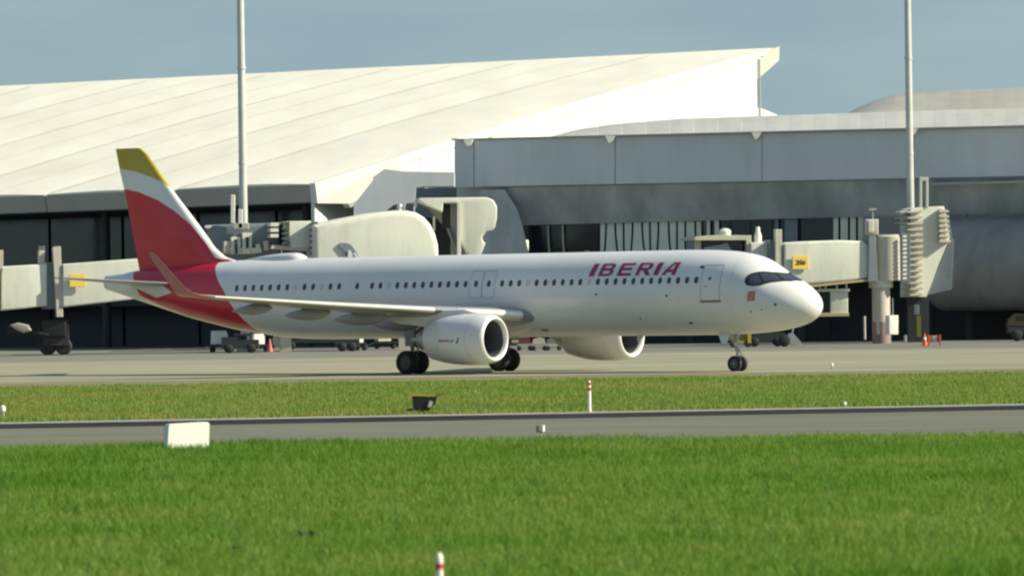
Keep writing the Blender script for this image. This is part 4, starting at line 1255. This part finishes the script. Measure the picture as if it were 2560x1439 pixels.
# --- right bridge
D = 424.0
br = thing('jet_bridge', 'cream jet bridge with yellow 206 sign behind the airliner nose', 'jet bridge', (at(2090, 850, D).x, D, 0), group=GB)
link('tunnel', round_body([(1957, 716), (1957, 607), (2010, 603), (2095, 600), (2160, 602), (2176, 612), (2186, 694), (2120, 702)], D, 3.2, .18, YAW), M_cream, br, True, 40)
link('tunnel_end', round_body([(1876, 716), (1876, 606), (1924, 604), (1927, 716)], D + .4, 2.8, .1, YAW), M_cream, br, True, 40)
link('sleeve', slab([(1925, 722), (1925, 600), (1940, 600), (1940, 722)], D - .3, 3.2, YAW), M_slate, br)
link('lift_post', slab([(1939, 716), (1938, 573), (1955, 573), (1957, 716)], D - .6, .5, YAW), M_cream2, br)
sg = link('sign_plate', slab(rect(1981, 640, 2022, 673), D - .70, .12, YAW), M_yellow, br)
digits_text('206', 2001.5, 656, D - .73, .50, M_black, sg, br, YAW)
link('under_lip', slab([(1990, 716), (2186, 696), (2180, 702), (1992, 722)], D - .1, 3.0, YAW), paint('lip_tan', (.40, .33, .19), .6), br)
cab = link('cab', slab([(1740, 700), (1740, 590), (1876, 588), (1876, 700)], D + 1.0, 3.4, YAW), M_slate, br)
def cabsub(nm, pts, dd, dep, mat): return sub(nm, slab(pts, D + dd, dep, YAW), mat, cab, br.location)
cabsub('cab_roof', [(1735, 601), (1735, 592), (1800, 587), (1880, 588), (1880, 600)], .2, 4.6, paint('cab_roof_green', (.44, .46, .34), .5))
cabsub('cab_post', [(1740, 700), (1740, 600), (1753, 600), (1753, 700)], .4, .5, M_cream2)
cabsub('cab_post', [(1866, 700), (1866, 600), (1879, 600), (1879, 700)], .4, .5, M_cream2)
cabsub('cab_window', [(1755, 690), (1755, 603), (1864, 602), (1864, 690)], .8, .15, M_glass)
cabsub('console', [(1760, 660), (1760, 618), (1800, 612), (1818, 605), (1850, 660)], .6, .15, paint('console_grey', (.30, .34, .36), .5))
mb = MB(); p = at(1812, 588, D + 1.5); mb.lathe([(0, .42), (.30, .45), (.42, .34), (.5, .1), (.51, .01)], p, (0, 0, 1), 24, (0, 1, 0)); link('beacon', mb, M_cream, br, True, 40)
mb = MB(); p = at(1895, 606, D + 1.2); mb.lathe([(0, .26), (.5, .26), (.75, .16), (1.1, .14), (1.12, .01)], p, (0, 0, 1), 20, (0, 1, 0)); link('lamp', mb, M_eq_white, br, True, 40)
# rotunda
p = at(2222, 700, D + 1.6); z0, z1 = at(2222, 701, D).z, at(2222, 586, D).z
mb = MB(); mb.lathe([(z0 - p.z, .02), (z0 - p.z, 1.10), (z1 - p.z - .15, 1.10), (z1 - p.z, .95), (z1 - p.z, .01)], p, (0, 0, 1), 40, (0, 1, 0)); link('rotunda', mb, M_cream2, br, True, 40)
link('rotunda_frame', slab([(2170, 704), (2172, 590), (2190, 588), (2196, 704)], D + .3, 1.8, YAW), M_slate, br)
for u in (2258,):
    for k in range(11):
        q = at(2262, 592 + k * 10.5, D + .5); mb = MB(); mb.tube(q - Vector((.14, 0, 0)), q + Vector((.14, 0, 0)), .11, n=10); link('bellows_rib', mb, M_eq_white, br, True, 50)
link('bellows_back', slab(rect(2252, 584, 2276, 708), D + .8, 1.6, 0), M_slate, br)
col = at(2204, 850, D + 1.6)
mb = MB(); mb.tube((col.x, col.y, 0), (col.x, col.y, z0), .64, n=28); link('column', mb, M_cream2, br, True, 50)
mb = MB(); mb.tube((col.x, col.y, z0 - .5), (col.x, col.y, z0 + .02), .85, n=28); link('column_collar', mb, M_cream, br, True, 50)
mb = MB(); mb.tube((col.x, col.y, .02), (col.x, col.y, 1.55), .67, n=28); link('column_base', mb, paint('base_mauve', (.28, .20, .19), .6), br, True, 50)
post(2162, 790, 848, D + 1, .09, M_cream2, 'prop', br); post(2196, 800, 835, D + .2, .12, M_cream2, 'prop', br)
# lantern on the rotunda
link('lantern', round_body(rect(2164, 548, 2196, 588), D + .5, 1.0, .1), M_cream2, br, True, 40)
link('lantern_face', slab(rect(2172, 550, 2184, 580), D + .3, .15), M_eq_white, br)
mb = MB(); q = at(2182, 524, D + .8); mb.box(q - Vector((.26, .2, .05)), q + Vector((.26, .2, .10))); mb.box(q - Vector((.05, .05, .7)), q + Vector((.05, .05, 0))); link('lantern_hood', mb, paint('hood_green', (.42, .47, .42), .5), br)
# stair and plant box hung under the tunnel
pb = link('plant_box', round_body(rect(2076, 728, 2120, 783), D + .6, 1.4, .06), M_cream, br, True, 40)
link('plant_recess', slab(rect(2050, 730, 2077, 783), D + .9, 1.2), M_dark, br)
link('plant_shelf', slab(rect(2046, 782, 2122, 791), D + .4, 1.9), paint('shelf_tan', (.52, .45, .24), .6), br)
link('plant_rail', slab(rect(2044, 722, 2124, 729), D + .4, 1.8), M_cream, br)
for u in (2050, 2064, 2092, 2116):
    post(u, 706, 726, D + .6, .07, M_eq_white, 'rail_post', br, 8)
link('power_cabinet', round_body(rect(2222, 788, 2247, 836), D - .3, .7, .04, math.radians(20)), M_eq_white, br, True, 40)
post(2232, 745, 790, D + .3, .04, M_steel, 'cabinet_hanger', br, 8)

# --- louvred bridge end beside the right mast
D = 430.0
lv = thing('louvred_bridge_end', 'cream louvred bellows block standing right of the bridge rotunda', 'bridge end', (at(2310, 850, D).x, D, 0))
link('canopy', slab([(2296, 742), (2276, 742), (2276, 522), (2296, 518), (2362, 515), (2376, 596), (2348, 660), (2316, 742)], D + .6, 3.0, YAW), M_cream, lv)
for k in range(15):
    v0 = 522 + k * 14.8
    pts = [(2268 + (0 if k < 13 else 6), v0 + 7), (2304, v0 + 1), (2310, v0 + 5), (2304, v0 + 10), (2268 + (0 if k < 13 else 6), v0 + 10)]
    link('louvre', slab(list(reversed(pts)), D, 2.2, YAW), M_cream2, lv)
for k in range(3):
    v0 = 524 + k * 13; link('louvre', slab(list(reversed([(2250, v0 + 6), (2272, v0), (2272, v0 + 9), (2250, v0 + 9)])), D + .5, 1.6, YAW), M_cream2, lv)
for k in range(7):
    v0 = 522 + k * 12.5; link('louvre', slab(list(reversed([(2346, v0 + 5), (2352, v0), (2372 + k * .8, v0 + 4), (2372 + k * .8, v0 + 9), (2350, v0 + 9)])), D + .2, 1.6, YAW), M_cream2, lv)
link('shade_panel', slab([(2314, 738), (2378, 724), (2384, 600), (2376, 598), (2348, 664)], D + 1.2, 2.6, 0), M_slate, lv)
link('end_casing', round_body([(2350, 730), (2384, 722), (2386, 610), (2372, 540), (2352, 520)], D + 2.4, 2.6, .3), M_under, lv, True, 40)
p = at(2296, 850, D + 2); mb = MB(); mb.box((p.x - .75, p.y - .75, 0), (p.x + .75, p.y + .75, at(2296, 741, D).z)); link('pedestal', mb, M_under, lv)
for a_, b_ in ((2299, 2305), (2315, 2321)):
    link('frame_post', slab(rect(a_, 450, b_, 518), D + .5, .3), M_cream, lv)
link('frame_head', slab(rect(2299, 443, 2321, 452), D + .5, .3), M_cream, lv)
p = at(2297, 815, D + 1); mb = MB(); mb.box((p.x - .16, p.y - .2, p.z - .75), (p.x + .16, p.y, p.z + .75)); link('warning_panel', mb, paint('dim_yellow', (.17, .15, .03), .6), lv)
link('control_box', slab(rect(2286, 762, 2298, 786), D + .8, .3), M_slate, lv)

# --- middle bridge
D = 428.0
mbz = thing('jet_bridge', 'rounded cream jet bridge behind the middle of the fuselage', 'jet bridge', (at(950, 850, D).x, D, 0), group=GB)
tun = [(782, 700), (782, 563), (840, 549), (930, 532), (985, 526), (1020, 526), (1044, 531), (1064, 543), (1080, 561), (1092, 585), (1099, 612), (1104, 700)]
tb = link('tunnel', round_body(tun, D, 3.4, .45, YAW), M_cream, mbz, True, 40)
sub('tunnel_window', slab([(880, 660), (862, 632), (846, 612), (850, 607), (868, 607), (880, 613), (892, 630), (904, 660)], D - .8, .12, YAW), M_slate, tb, mbz.location)
sub('tunnel_window', slab([(868, 660), (870, 626), (876, 626), (888, 660)], D - .87, .08, YAW), paint('pale_grey', (.55, .58, .58), .5), tb, mbz.location)
link('tunnel_neck', round_body([(716, 612), (716, 553), (778, 552), (778, 617), (735, 620)], D + .3, 2.8, .08, YAW), M_cream, mbz, True, 40)
bellows(774, 794, 553, 642, 6, D - .35, paint('bellows_dark', (.12, .135, .125), .6), mbz, 2.4)
bellows(704, 724, 553, 616, 5, D - .15, paint('bellows_dark', (.12, .135, .125), .6), mbz, 2.4)
for k in range(3):
    link('bellows_rib', slab(rect(676, 557 + 14 * k, 696, 566 + 14 * k), D - .2, 2.2, YAW), M_cream, mbz)
link('neck_floor', slab([(676, 622), (680, 612), (776, 616), (770, 628)], D + .2, 2.6, YAW), M_cream2, mbz)
# dark rotunda box at the left end
link('rotunda', round_body([(516, 700), (516, 562), (700, 556), (700, 700)], D + 1.2, 4, .3), M_slate, mbz, True, 40)
link('rotunda_lamp', slab([(512, 570), (512, 564), (530, 564), (524, 571)], D + .8, .4), M_eq_white, mbz)
# plant on the rotunda roof / gallery
for u0, v0, u1, v1, mt in ((560, 603, 576, 634, M_cream2), (578, 592, 602, 634, M_cream), (588, 598, 594, 634, M_dark), (606, 582, 630, 634, M_cream), (616, 592, 622, 620, M_dark), (576, 620, 640, 636, M_cream2), (628, 620, 654, 632, M_cream), (640, 610, 650, 622, M_cream), (660, 602, 672, 626, M_cream2)):
    nm = 'plant_opening' if mt is M_dark else 'plant_unit'
    link(nm, slab(rect(u0, v0, u1, v1), D + (.35 if mt is M_dark else .5), .2 if mt is M_dark else 1.2, YAW), mt, mbz)
# uprights in front of the mast
for u0, v0, u1, v1 in ((577, 487, 587, 558), (596, 523, 606, 570), (584, 558, 622, 572)):
    link('signal_upright', slab(rect(u0, v0, u1, v1), D + .6, .4), M_eq_white if v0 < 550 else M_cream2, mbz)
# cab hood at the right end
hood = [(1042, 503), (1048, 495), (1218, 493), (1234, 500), (1243, 516), (1243, 545), (1238, 568), (1232, 576), (1218, 578), (1206, 592), (1208, 602), (1214, 608), (1206, 628), (1196, 650), (1178, 650), (1150, 600), (1150, 508), (1108, 508), (1106, 530)]
hd = link('cab_hood', round_body(hood, D + 2.4, 3.2, .12, math.radians(6)), M_cream, mbz, True, 40)
link('hood_underside', slab([(1104, 560), (1108, 530), (1050, 506), (1062, 516), (1084, 536)], D + 3.6, 2.4), paint('underside_brown', (.30, .28, .24), .6), mbz)
link('cab_opening', slab(rect(1104, 506, 1132, 572), D + 3.6, 1.5), M_dark, mbz)
link('cab_side', slab([(1126, 660), (1126, 506), (1146, 506), (1170, 660)], D + 3.5, 1.6), paint('cab_side_grey', (.24, .24, .235), .6), mbz)
link('cab_interior', slab([(1084, 660), (1060, 540), (1110, 552), (1140, 580), (1160, 660)], D + 4.6, 1.6), M_under, mbz)
link('hood_post', slab(rect(1143, 505, 1152, 662), D + 2.0, .3), M_eq_white, mbz)
link('strut', slab([(1082, 575), (1082, 540), (1088, 540), (1088, 578)], D + 3.0, .2), M_cream, mbz)
link('strut', slab([(1116, 572), (1138, 632), (1148, 662), (1154, 660), (1144, 626), (1122, 568)], D + 3.2, .2), M_slate, mbz)
mb = MB(); p = at(1001, 527, D + 1.5); mb.lathe([(0, .28), (.2, .22), (.5, .06), (.51, .01)], p, (0, 0, 1), 16, (0, 1, 0)); link('beacon', mb, M_eq_white, mbz, True, 40)
link('roof_bracket', slab([(962, 530), (984, 512), (994, 510), (990, 530)], D + 1.2, .6), M_under, mbz); link('roof_bracket', slab([(1012, 528), (1016, 508), (1034, 508), (1034, 530)], D + 1.2, .6), M_under, mbz)
link('roof_lamp', slab([(1030, 516), (1030, 502), (1042, 500), (1042, 518)], D + 2.2, .5), M_cream, mbz)
for u in (715, 880, 1010):
    p = at(u, 850, D + 1.8); zt = at(u, 640, D).z; mb = MB(); mb.box((p.x - .38, p.y - .38, 0), (p.x + .38, p.y + .38, zt)); link('support_leg', mb, M_cream2, mbz)

# --- left bridge
D = 427.0
lb = thing('jet_bridge', 'cream jet bridge in two sections behind the tailplane tip', 'jet bridge', (at(150, 850, D).x, D, 0), group=GB)
link('tunnel', round_body([(156, 768), (156, 660), (345, 646), (420, 642), (420, 738)], D, 3.2, .12, YAW), M_cream, lb, True, 40)
link('outer_tunnel', round_body([(4, 776), (4, 666), (118, 659), (118, 764), (50, 772)], D - .8, 3.2, .12, YAW), M_cream, lb, True, 40)
link('far_section', round_body([(-190, 790), (-190, 676), (-2, 668), (-2, 776)], D - 2, 3.0, .12, YAW), M_cream, lb, True, 40)
link('sleeve', slab(rect(116, 655, 140, 772), D - .2, 3.0, YAW), M_slate, lb)
link('lift_post', slab([(142, 792), (132, 618), (152, 616), (158, 792)], D - .7, .6, YAW), M_cream2, lb)
link('lift_post', slab(rect(97, 626, 112, 664), D - .4, .6, YAW), M_cream2, lb)
link('lift_post', slab(rect(-4, 625, 8, 672), D - 1.4, .6, YAW), M_cream2, lb)
for u in (104, 143):
    p = at(u, 622, D); mb = MB(); mb.box(p - Vector((.2, .2, .1)), p + Vector((.2, .2, .22))); link('lift_motor', mb, M_slate, lb)
sg = link('sign_plate', slab(rect(174, 684, 214, 717), D - .95, .12, YAW), M_yellow, lb)
for u0, u1, v0, v1, mt, nm in ((105, 165, 800, 842, M_black, 'drive_carriage'), (20, 75, 812, 836, M_under, 'drive_motor')):
    link(nm, round_body(rect(u0, v0, u1, v1), D, 1.6, .1), mt, lb, True, 40)
link('drive_strut', slab([(60, 826), (120, 832), (120, 838), (60, 832)], D - .2, .4), M_under, lb)
link('hydraulic_cover', round_body([(24, 812), (44, 806), (70, 812), (78, 826), (58, 832), (36, 822)], D - .9, .8, .1), paint('dull_beige', (.34, .31, .27), .6), lb, True, 40)
for u in (118, 158):
    p = at(u, 868, D); mb = MB(); mb.lathe([(-.25, .1), (-.25, .5), (-.1, .6), (.1, .6), (.25, .5), (.25, .1)], Vector((p.x, D + .6, .62)), (0, 1, 0), 28); link('wheel', mb, M_rubber, lb, True, 50)
mb = MB(); p0, p1 = at(118, 850, D), at(160, 850, D); mb.box((p0.x - .3, D + .2, .7), (p1.x + .3, D + 1.2, 2.2)); link('bogie', mb, M_under, lb)

# ------------------------------------------------------------------ ramp equipment
def cyl_wheel(par, x, y, r_, w=.28):
    mb = MB(); mb.lathe([(-w / 2, .02), (-w / 2, r_ * .85), (-w / 3, r_), (w / 3, r_), (w / 2, r_ * .85), (w / 2, .02)], Vector((x, y, r_ + .02)), (0, 1, 0), 24)
    return link('wheel', mb, M_rubber, par, True, 50)


def tractor(u, v, label, body, cabm, flip=1, ln=3.0, cab_h=1.5):
    p = ground_at(u, v, .02); t = thing('baggage_tractor', label, 'tractor', p, group='ramp tractors beneath the terminal')
    x0, x1 = (-ln / 2, ln / 2)
    mb = MB(); mb.box((p.x + x0, p.y, .35), (p.x + x1, p.y + 1.4, .95)); mb.box((p.x + (x0 if flip > 0 else x1 - 1.2), p.y + .05, .95), (p.x + (x0 + 1.2 if flip > 0 else x1), p.y + 1.35, 1.15)); link('body', mb, body, t)
    cx = p.x + flip * .2
    for q, w_ in ((-.55, .12), (.55, .12)):
        mb = MB(); mb.box((cx + q - w_ / 2, p.y + .1, .95), (cx + q + w_ / 2, p.y + 1.3, cab_h)); link('cab_pillar', mb, cabm, t)
    mb = MB(); mb.box((cx - .65, p.y + .05, cab_h), (cx + .65, p.y + 1.35, cab_h + .12)); link('cab_roof', mb, cabm, t)
    mb = MB(); mb.box((cx - .25, p.y + .3, .95), (cx + .25, p.y + 1.1, 1.3)); link('seat', mb, M_black, t)
    for xx in (x0 + .5, x1 - .5):
        for yy in (.05, 1.35):
            cyl_wheel(t, p.x + xx, p.y + yy, .32)
    return t


def container_cart(u, v, label, w_, h_, mat, group='white cargo containers on dark dollies'):
    """a rounded pale container riding on a flat dark dolly with four wheels"""
    p = ground_at(u, v, .02); t = thing('container_dolly', label, 'cart', p, group=group)
    mb = MB(); mb.box((p.x - w_ * .9, p.y, .42), (p.x + w_ * .9, p.y + 1.5, .58)); link('bed', mb, M_under, t)
    P = [(p.x - w_ / 2, .60), (p.x + w_ / 2, .60), (p.x + w_ / 2 * 1.02, .6 + h_ * .75), (p.x + w_ / 2 * .8, .6 + h_), (p.x - w_ / 2 * .9, .6 + h_)]
    mb = MB(); mb.prism([Vector((a_, p.y + .3 + (a_ - p.x) * .55, b_)) for a_, b_ in P], (-.3, 1.0, 0)); link('container', mb, mat, t)
    mb = MB(); mb.prism([Vector((p.x + q_ * w_, p.y + .28 + q_ * w_ * .55, z_)) for q_, z_ in ((-.35, .7), (.35, .7), (.33, .55 + h_ * .8), (-.33, .55 + h_ * .8))], (0, .04, 0)); link('curtain', mb, mat, t)
    for xx in (-w_ * .65, w_ * .65):
        for yy in (.15, 1.35):
            cyl_wheel(t, p.x + xx, p.y + yy, .2, .16)
    mb = MB(); mb.tube((p.x - w_ * .9, p.y + .75, .45), (p.x - w_ * .9 - .8, p.y + .75, .2), .04, n=8); link('drawbar', mb, M_steel, t)


container_cart(552, 880, 'white container on a dolly below the red rear fuselage, leftmost of the row', .95, .95, M_eq_white)
container_cart(648, 880, 'white container with slanted corner beside the faded red cone', .75, .72, M_eq_white)
tractor(600, 882, 'dark ramp tractor between the two white containers under the tail', M_under, M_under, 1, 2.6, 1.25)
container_cart(901, 876, 'small white container under the wing root, on the thin dolly', .42, .52, M_eq_white)
tractor(868, 878, 'dark ramp tractor beside the small white container under the wing', M_under, M_under, -1, 1.7, 1.15)
container_cart(962, 872, 'low dark dolly with a grey load next to the near wheels', .9, .3, M_cream2)


def cone(u, v, h_, mat, label, band=True):
    p = ground_at(u, v, .02); t = thing('traffic_cone', label, 'traffic cone', p, group='cones on the apron')
    mb = MB(); mb.box((p.x - h_ * .28, p.y - h_ * .28, .02), (p.x + h_ * .28, p.y + h_ * .28, .07)); link('foot', mb, mat, t)
    mb = MB(); mb.lathe([(.05, h_ * .22), (h_ * .5, h_ * .13), (h_, h_ * .05), (h_, .005)], p, (0, 0, 1), 20, (0, 1, 0)); link('body', mb, mat, t, True, 50)
    if band:
        mb = MB(); mb.lathe([(h_ * .5, h_ * .135), (h_ * .7, h_ * .108)], p, (0, 0, 1), 20, (0, 1, 0)); link('band', mb, M_postwhite, t, True)


cone(675, 880, .95, M_pink, 'faded red cone standing on the apron under the rear fuselage', False)
cone(2312, 864, .85, M_orange, 'bright orange cone beside the low barrier under the louvred bridge end')
p = ground_at(2336, 864, .02); t = thing('barrier', 'low red and tan barrier right of the orange cone', 'barrier', p)
mb = MB(); mb.box((p.x - .42, p.y, .28), (p.x + .42, p.y + .12, .72)); link('board', mb, paint('dull_red_tan', (.34, .17, .10), .6), t)
mb = MB(); mb.box((p.x - .12, p.y - .02, .30), (p.x + .18, p.y + .0, .70)); link('stripe', mb, M_cream2, t)
for q in (-.38, .38):
    mb = MB(); mb.box((p.x + q - .05, p.y - .2, .02), (p.x + q + .05, p.y + .3, .75)); link('leg', mb, M_orange, t)

# belt conveyor with yellow end, seen under the belly
p = ground_at(790, 872, .02); t = thing('conveyor_trolley', 'long dark conveyor trolley with yellow end lamp and pale posts, beneath the fuselage', 'conveyor', p)
mb = MB(); mb.box((p.x - 2.3, p.y, .50), (p.x + 2.3, p.y + 1.0, .98)); link('bed', mb, M_under, t)
mb = MB(); mb.box((p.x - 2.4, p.y - .05, .98), (p.x + 2.4, p.y + 1.05, 1.08)); link('belt', mb, paint('belt_tan', (.30, .22, .07), .6), t)
mb = MB(); mb.lathe([(-.2, .02), (-.2, .26), (.2, .26), (.2, .02)], Vector((p.x - 2.35, p.y - .1, 1.05)), (1, 0, 0), 20); link('end_drum', mb, M_eq_yellow, t, True, 50)
for q in (-2.9, 2.9):
    mb = MB(); mb.box((p.x + q - .22, p.y + .1, .02), (p.x + q + .22, p.y + .7, 1.25)); mb.box((p.x + q - .32, p.y, .4), (p.x + q + .32, p.y + .8, .9)); link('post', mb, M_cream2, t)
for q in (-1.8, 1.8):
    cyl_wheel(t, p.x + q, p.y + .05, .28)

# row of low baggage dollies seen between the engines
for k, (u, m_, lab) in enumerate(((1312, M_maroon, 'maroon loaded baggage dolly between the engines'), (1348, M_cream2, 'baggage dolly with pale load between the engines'), (1384, M_slate, 'baggage dolly with slate grey load beside the far engine'))):
    p = ground_at(u, 876, .02); t = thing('baggage_dolly', lab, 'baggage cart', p, group='baggage dollies between the engines')
    mb = MB(); mb.box((p.x - .5, p.y, .38), (p.x + .5, p.y + 1.3, .48)); link('bed', mb, M_cream2, t)
    pts = [Vector((p.x - .46, p.y + .1, .5)), Vector((p.x + .46, p.y + .1, .5)), Vector((p.x + .36, p.y + .1, .85)), Vector((p.x + .05, p.y + .1, 1.0 - .08 * k)), Vector((p.x - .4, p.y + .1, .8))]
    mb = MB(); mb.prism(pts, (0, 1.0, 0)); link('load', mb, m_, t)
    for q in (-.38, .38):
        cyl_wheel(t, p.x + q, p.y + .05, .17, .12)

# yellow loader behind the nose leg, dark tractor and tow bar right of it
p = ground_at(1852, 868, .02); t = thing('cargo_loader', 'yellow cargo loader frame half hidden behind the nose wheel leg', 'loader', p)
mb = MB(); mb.box((p.x - .6, p.y, .36), (p.x + .7, p.y + 1.2, .48)); mb.box((p.x - .6, p.y, 1.02), (p.x + .7, p.y + 1.2, 1.14)); link('deck', mb, M_eq_yellow, t)
mb = MB(); mb.box((p.x + .48, p.y - .05, .32), (p.x + .72, p.y + .15, 1.25)); link('mast', mb, M_eq_yellow, t)
mb = MB(); mb.box((p.x - .55, p.y + .1, .48), (p.x + .46, p.y + 1.1, 1.02)); link('engine_box', mb, paint('dim_olive', (.22, .20, .05), .6), t)
for q in (-.5, .5):
    cyl_wheel(t, p.x + q, p.y + .1, .26)
tractor(1916, 866, 'dark ramp tractor right of the yellow loader behind the nose', M_under, M_under, 1, 2.6, 1.15)
p = ground_at(1972, 866, .02); t = thing('hose_reel_cart', 'grey hose cart with one dark wheel, below the nose of the airliner', 'cart', p)
mb = MB(); mb.prism([Vector((p.x - .1, p.y + .1, .2)), Vector((p.x + 1.0, p.y + .1, .12)), Vector((p.x + .75, p.y + .1, .45)), Vector((p.x + .3, p.y + .1, .95)), Vector((p.x, p.y + .1, .9))], (0, .7, 0)); link('frame', mb, paint('cart_grey', (.34, .36, .34), .6), t)
cyl_wheel(t, p.x - .3, p.y + .1, .42, .25)
mb = MB(); mb.tube((p.x + .25, p.y + .3, .9), (p.x + .35, p.y + .3, 1.35), .05, n=8); link('handle', mb, M_steel, t)
# yellow vehicle at the right edge, its shade put into the cab colour
p = ground_at(2546, 852, .02); t = thing('service_truck', 'dim yellow service truck with shade painted in at the far end of the concourse', 'truck', p)
mb = MB(); mb.box((p.x - .7, p.y, .6), (p.x + 2.6, p.y + 1.9, 1.1)); link('chassis', mb, M_under, t)
mb = MB(); mb.prism([Vector((p.x - .75, p.y, 1.05)), Vector((p.x + .6, p.y, 1.05)), Vector((p.x + .6, p.y, 1.95)), Vector((p.x - .2, p.y, 1.95)), Vector((p.x - .65, p.y, 1.55))], (0, 1.9, 0)); link('cab', mb, paint('shaded_yellow', (.05, .045, .015), .6), t)
mb = MB(); mb.box((p.x + .7, p.y, 1.15), (p.x + 2.6, p.y + 1.9, 2.0)); link('box_body', mb, M_slate, t)
mb = MB(); mb.prism([Vector((p.x - .1, p.y - .02, 1.5)), Vector((p.x + .45, p.y - .02, 1.5)), Vector((p.x + .45, p.y - .02, 1.88)), Vector((p.x - .05, p.y - .02, 1.88))], (0, .03, 0)); link('side_window', mb, M_glass, t)
for q in (-.1, 2.0):
    cyl_wheel(t, p.x + q, p.y + .1, .42)

# ------------------------------------------------------------------ things on the grass and at the runway edge
# white back of a sign box
p = ground_at(475, 1131); t = thing('taxiway_sign', 'blank white back of a taxiway sign box at the edge of the tall grass', 'sign', p, math.radians(24))
def loc_link(name, mb, mat, par, smooth=False, ang=None): return link(name, mb, mat, par, smooth, ang, world=False)
out = []
for cx, cz, a0 in ((.47, .70, 0), (-.49, .67, 90), (-.54, .02, 180), (.44, .02, 270)):
    for j in range(5):
        w_ = math.radians(a0 + 22.5 * j); out.append(Vector((cx + .07 * math.cos(w_), 0, cz + .07 * math.sin(w_))))
mb = MB(); mb.prism(out, (0, .28, 0)); loc_link('panel', mb, M_postwhite, t)
mb = MB(); mb.prism([v_ * 1.0 + Vector((0, .281, 0)) for v_ in out], (0, .02, 0)); loc_link('face', mb, M_slate, t)
for q in (-.35, .3):
    mb = MB(); mb.box((q - .03, .1, -.02), (q + .03, .16, .12)); loc_link('leg', mb, M_steel, t)

# black guard light with yellow top
p = ground_at(1052, 1034); t = thing('guard_light', 'black and yellow runway guard light box at the runway edge', 'light', p)
q = lambda u, v: at(u, v, p.y)
mb = MB(); mb.prism([q(1034, 1031), q(1066, 1031), q(1078, 1018), q(1088, 1010), q(1092, 992), q(1062, 990), q(1030, 990), q(1032, 1012)], (0, .35, 0)); link('housing', mb, M_black, t)
mb = MB(); mb.prism([q(1029, 994), q(1048, 993), q(1062, 991), q(1090, 990), q(1090, 986.5), q(1050, 986), q(1030, 987)], (0, .40, 0)); link('hood', mb, paint('hood_yellow', (.50, .36, .02), .5), t)
mb = MB(); mb.prism([q(1088, 994), q(1112, 984), q(1111, 979.5), q(1086, 988)], (0, .06, 0)); link('arm', mb, paint('arm_olive', (.18, .17, .05), .6), t)
mb = MB(); mb.prism([q(1069, 1017), q(1079, 1016), q(1083, 1003), q(1074, 1001)], (0, -.04, 0)); link('lens', mb, paint('lens_white', (.62, .60, .55), .3), t)
mb = MB(); mb.prism([q(1014, 1035), q(1032, 1035), q(1032, 1019), q(1016, 1021)], (0, .3, 0)); link('foot', mb, M_black, t)
mb = MB(); mb.prism([q(1015, 1021), q(1031, 1019.5), q(1030, 1016), q(1017, 1018)], (0, .3, 0)); link('foot_cap', mb, paint('hood_yellow', (.50, .36, .02), .5), t)
mb = MB(); mb.prism([q(1060, 1034), q(1076, 1034), q(1070, 1028), q(1062, 1028)], (0, .25, 0)); link('foot', mb, M_slate, t)


def marker_post(p, h_, label, bands, r_=.055):
    t = thing('marker_post', label, 'marker post', p, group='red and white marker posts')
    mb = MB(); mb.tube(p, p + Vector((0, 0, h_)), r_, n=20); link('stem', mb, M_postwhite, t, True, 50)
    mb = MB(); mb.lathe([(h_, r_ * .95), (h_ + .05, r_ * .7), (h_ + .07, .005)], p, (0, 0, 1), 20, (0, 1, 0)); link('cap', mb, M_postwhite, t, True, 50)
    for a_, b_ in bands:
        mb = MB(); mb.tube(p + Vector((0, 0, a_)), p + Vector((0, 0, b_)), r_ * 1.06, n=20); link('red_band', mb, M_postred, t, True, 50)
    mb = MB(); mb.tube(p, p + Vector((0, 0, .04)), r_ * 2, n=20); link('base', mb, M_steel, t, True, 50)
    return t


marker_post(ground_at(1474, 1031), .98, 'slim white marker post with red bands at the runway edge', ((.90, .99), (.72, .82)))
marker_post(Vector((-.905, 71.0, 0)), .79, 'white marker post with one red band, cut off in the near grass', ((.66, .73),), .042)
# edge lamp on a stake
p = ground_at(1352, 1098); t = thing('edge_lamp', 'small twin headed lamp on a stake in front of the runway', 'lamp', p)
q = lambda u, v: at(u, v, p.y)
mb = MB(); mb.tube(p, q(1353, 1075), .022, .028, n=10); link('stake', mb, paint('stake_tan', (.40, .33, .14), .6), t, True, 50)
mb = MB(); mb.box(q(1344, 1080) - Vector((.035, .05, 0)), q(1344, 1063) + Vector((.035, .05, 0))); link('head', mb, paint('lamp_dark', (.10, .09, .05), .5), t)
mb = MB(); mb.tube(q(1357, 1078), q(1357, 1062), .055, .05, n=14); link('head', mb, M_postwhite, t, True, 50)
mb = MB(); mb.box(q(1344, 1077) - Vector((.0, .02, .02)), q(1357, 1077) + Vector((.0, .02, .02))); link('bracket', mb, paint('stake_tan', (.40, .33, .14), .6), t)


def stub(u, v, h_, label, r_=.06):
    p = ground_at(u, v); t = thing('edge_marker', label, 'marker', p, group='small white edge markers')
    mb = MB(); mb.tube(p, p + Vector((0, 0, h_ * .6)), r_ * .6, n=12); link('stem', mb, M_steel, t, True, 50)
    mb = MB(); mb.lathe([(h_ * .55, r_), (h_ * .9, r_ * .9), (h_, r_ * .4), (h_, .005)], p, (0, 0, 1), 14, (0, 1, 0)); link('globe', mb, M_postwhite, t, True, 40)


stub(2112, 1019, .20, 'tiny white edge marker on the runway edge below the nose')
stub(7, 1044, .42, 'white edge marker at the frame edge left of the sign box', .10)
stub(2080, 922, .30, 'tiny pale marker on the taxiway right of the nose wheels', .07)
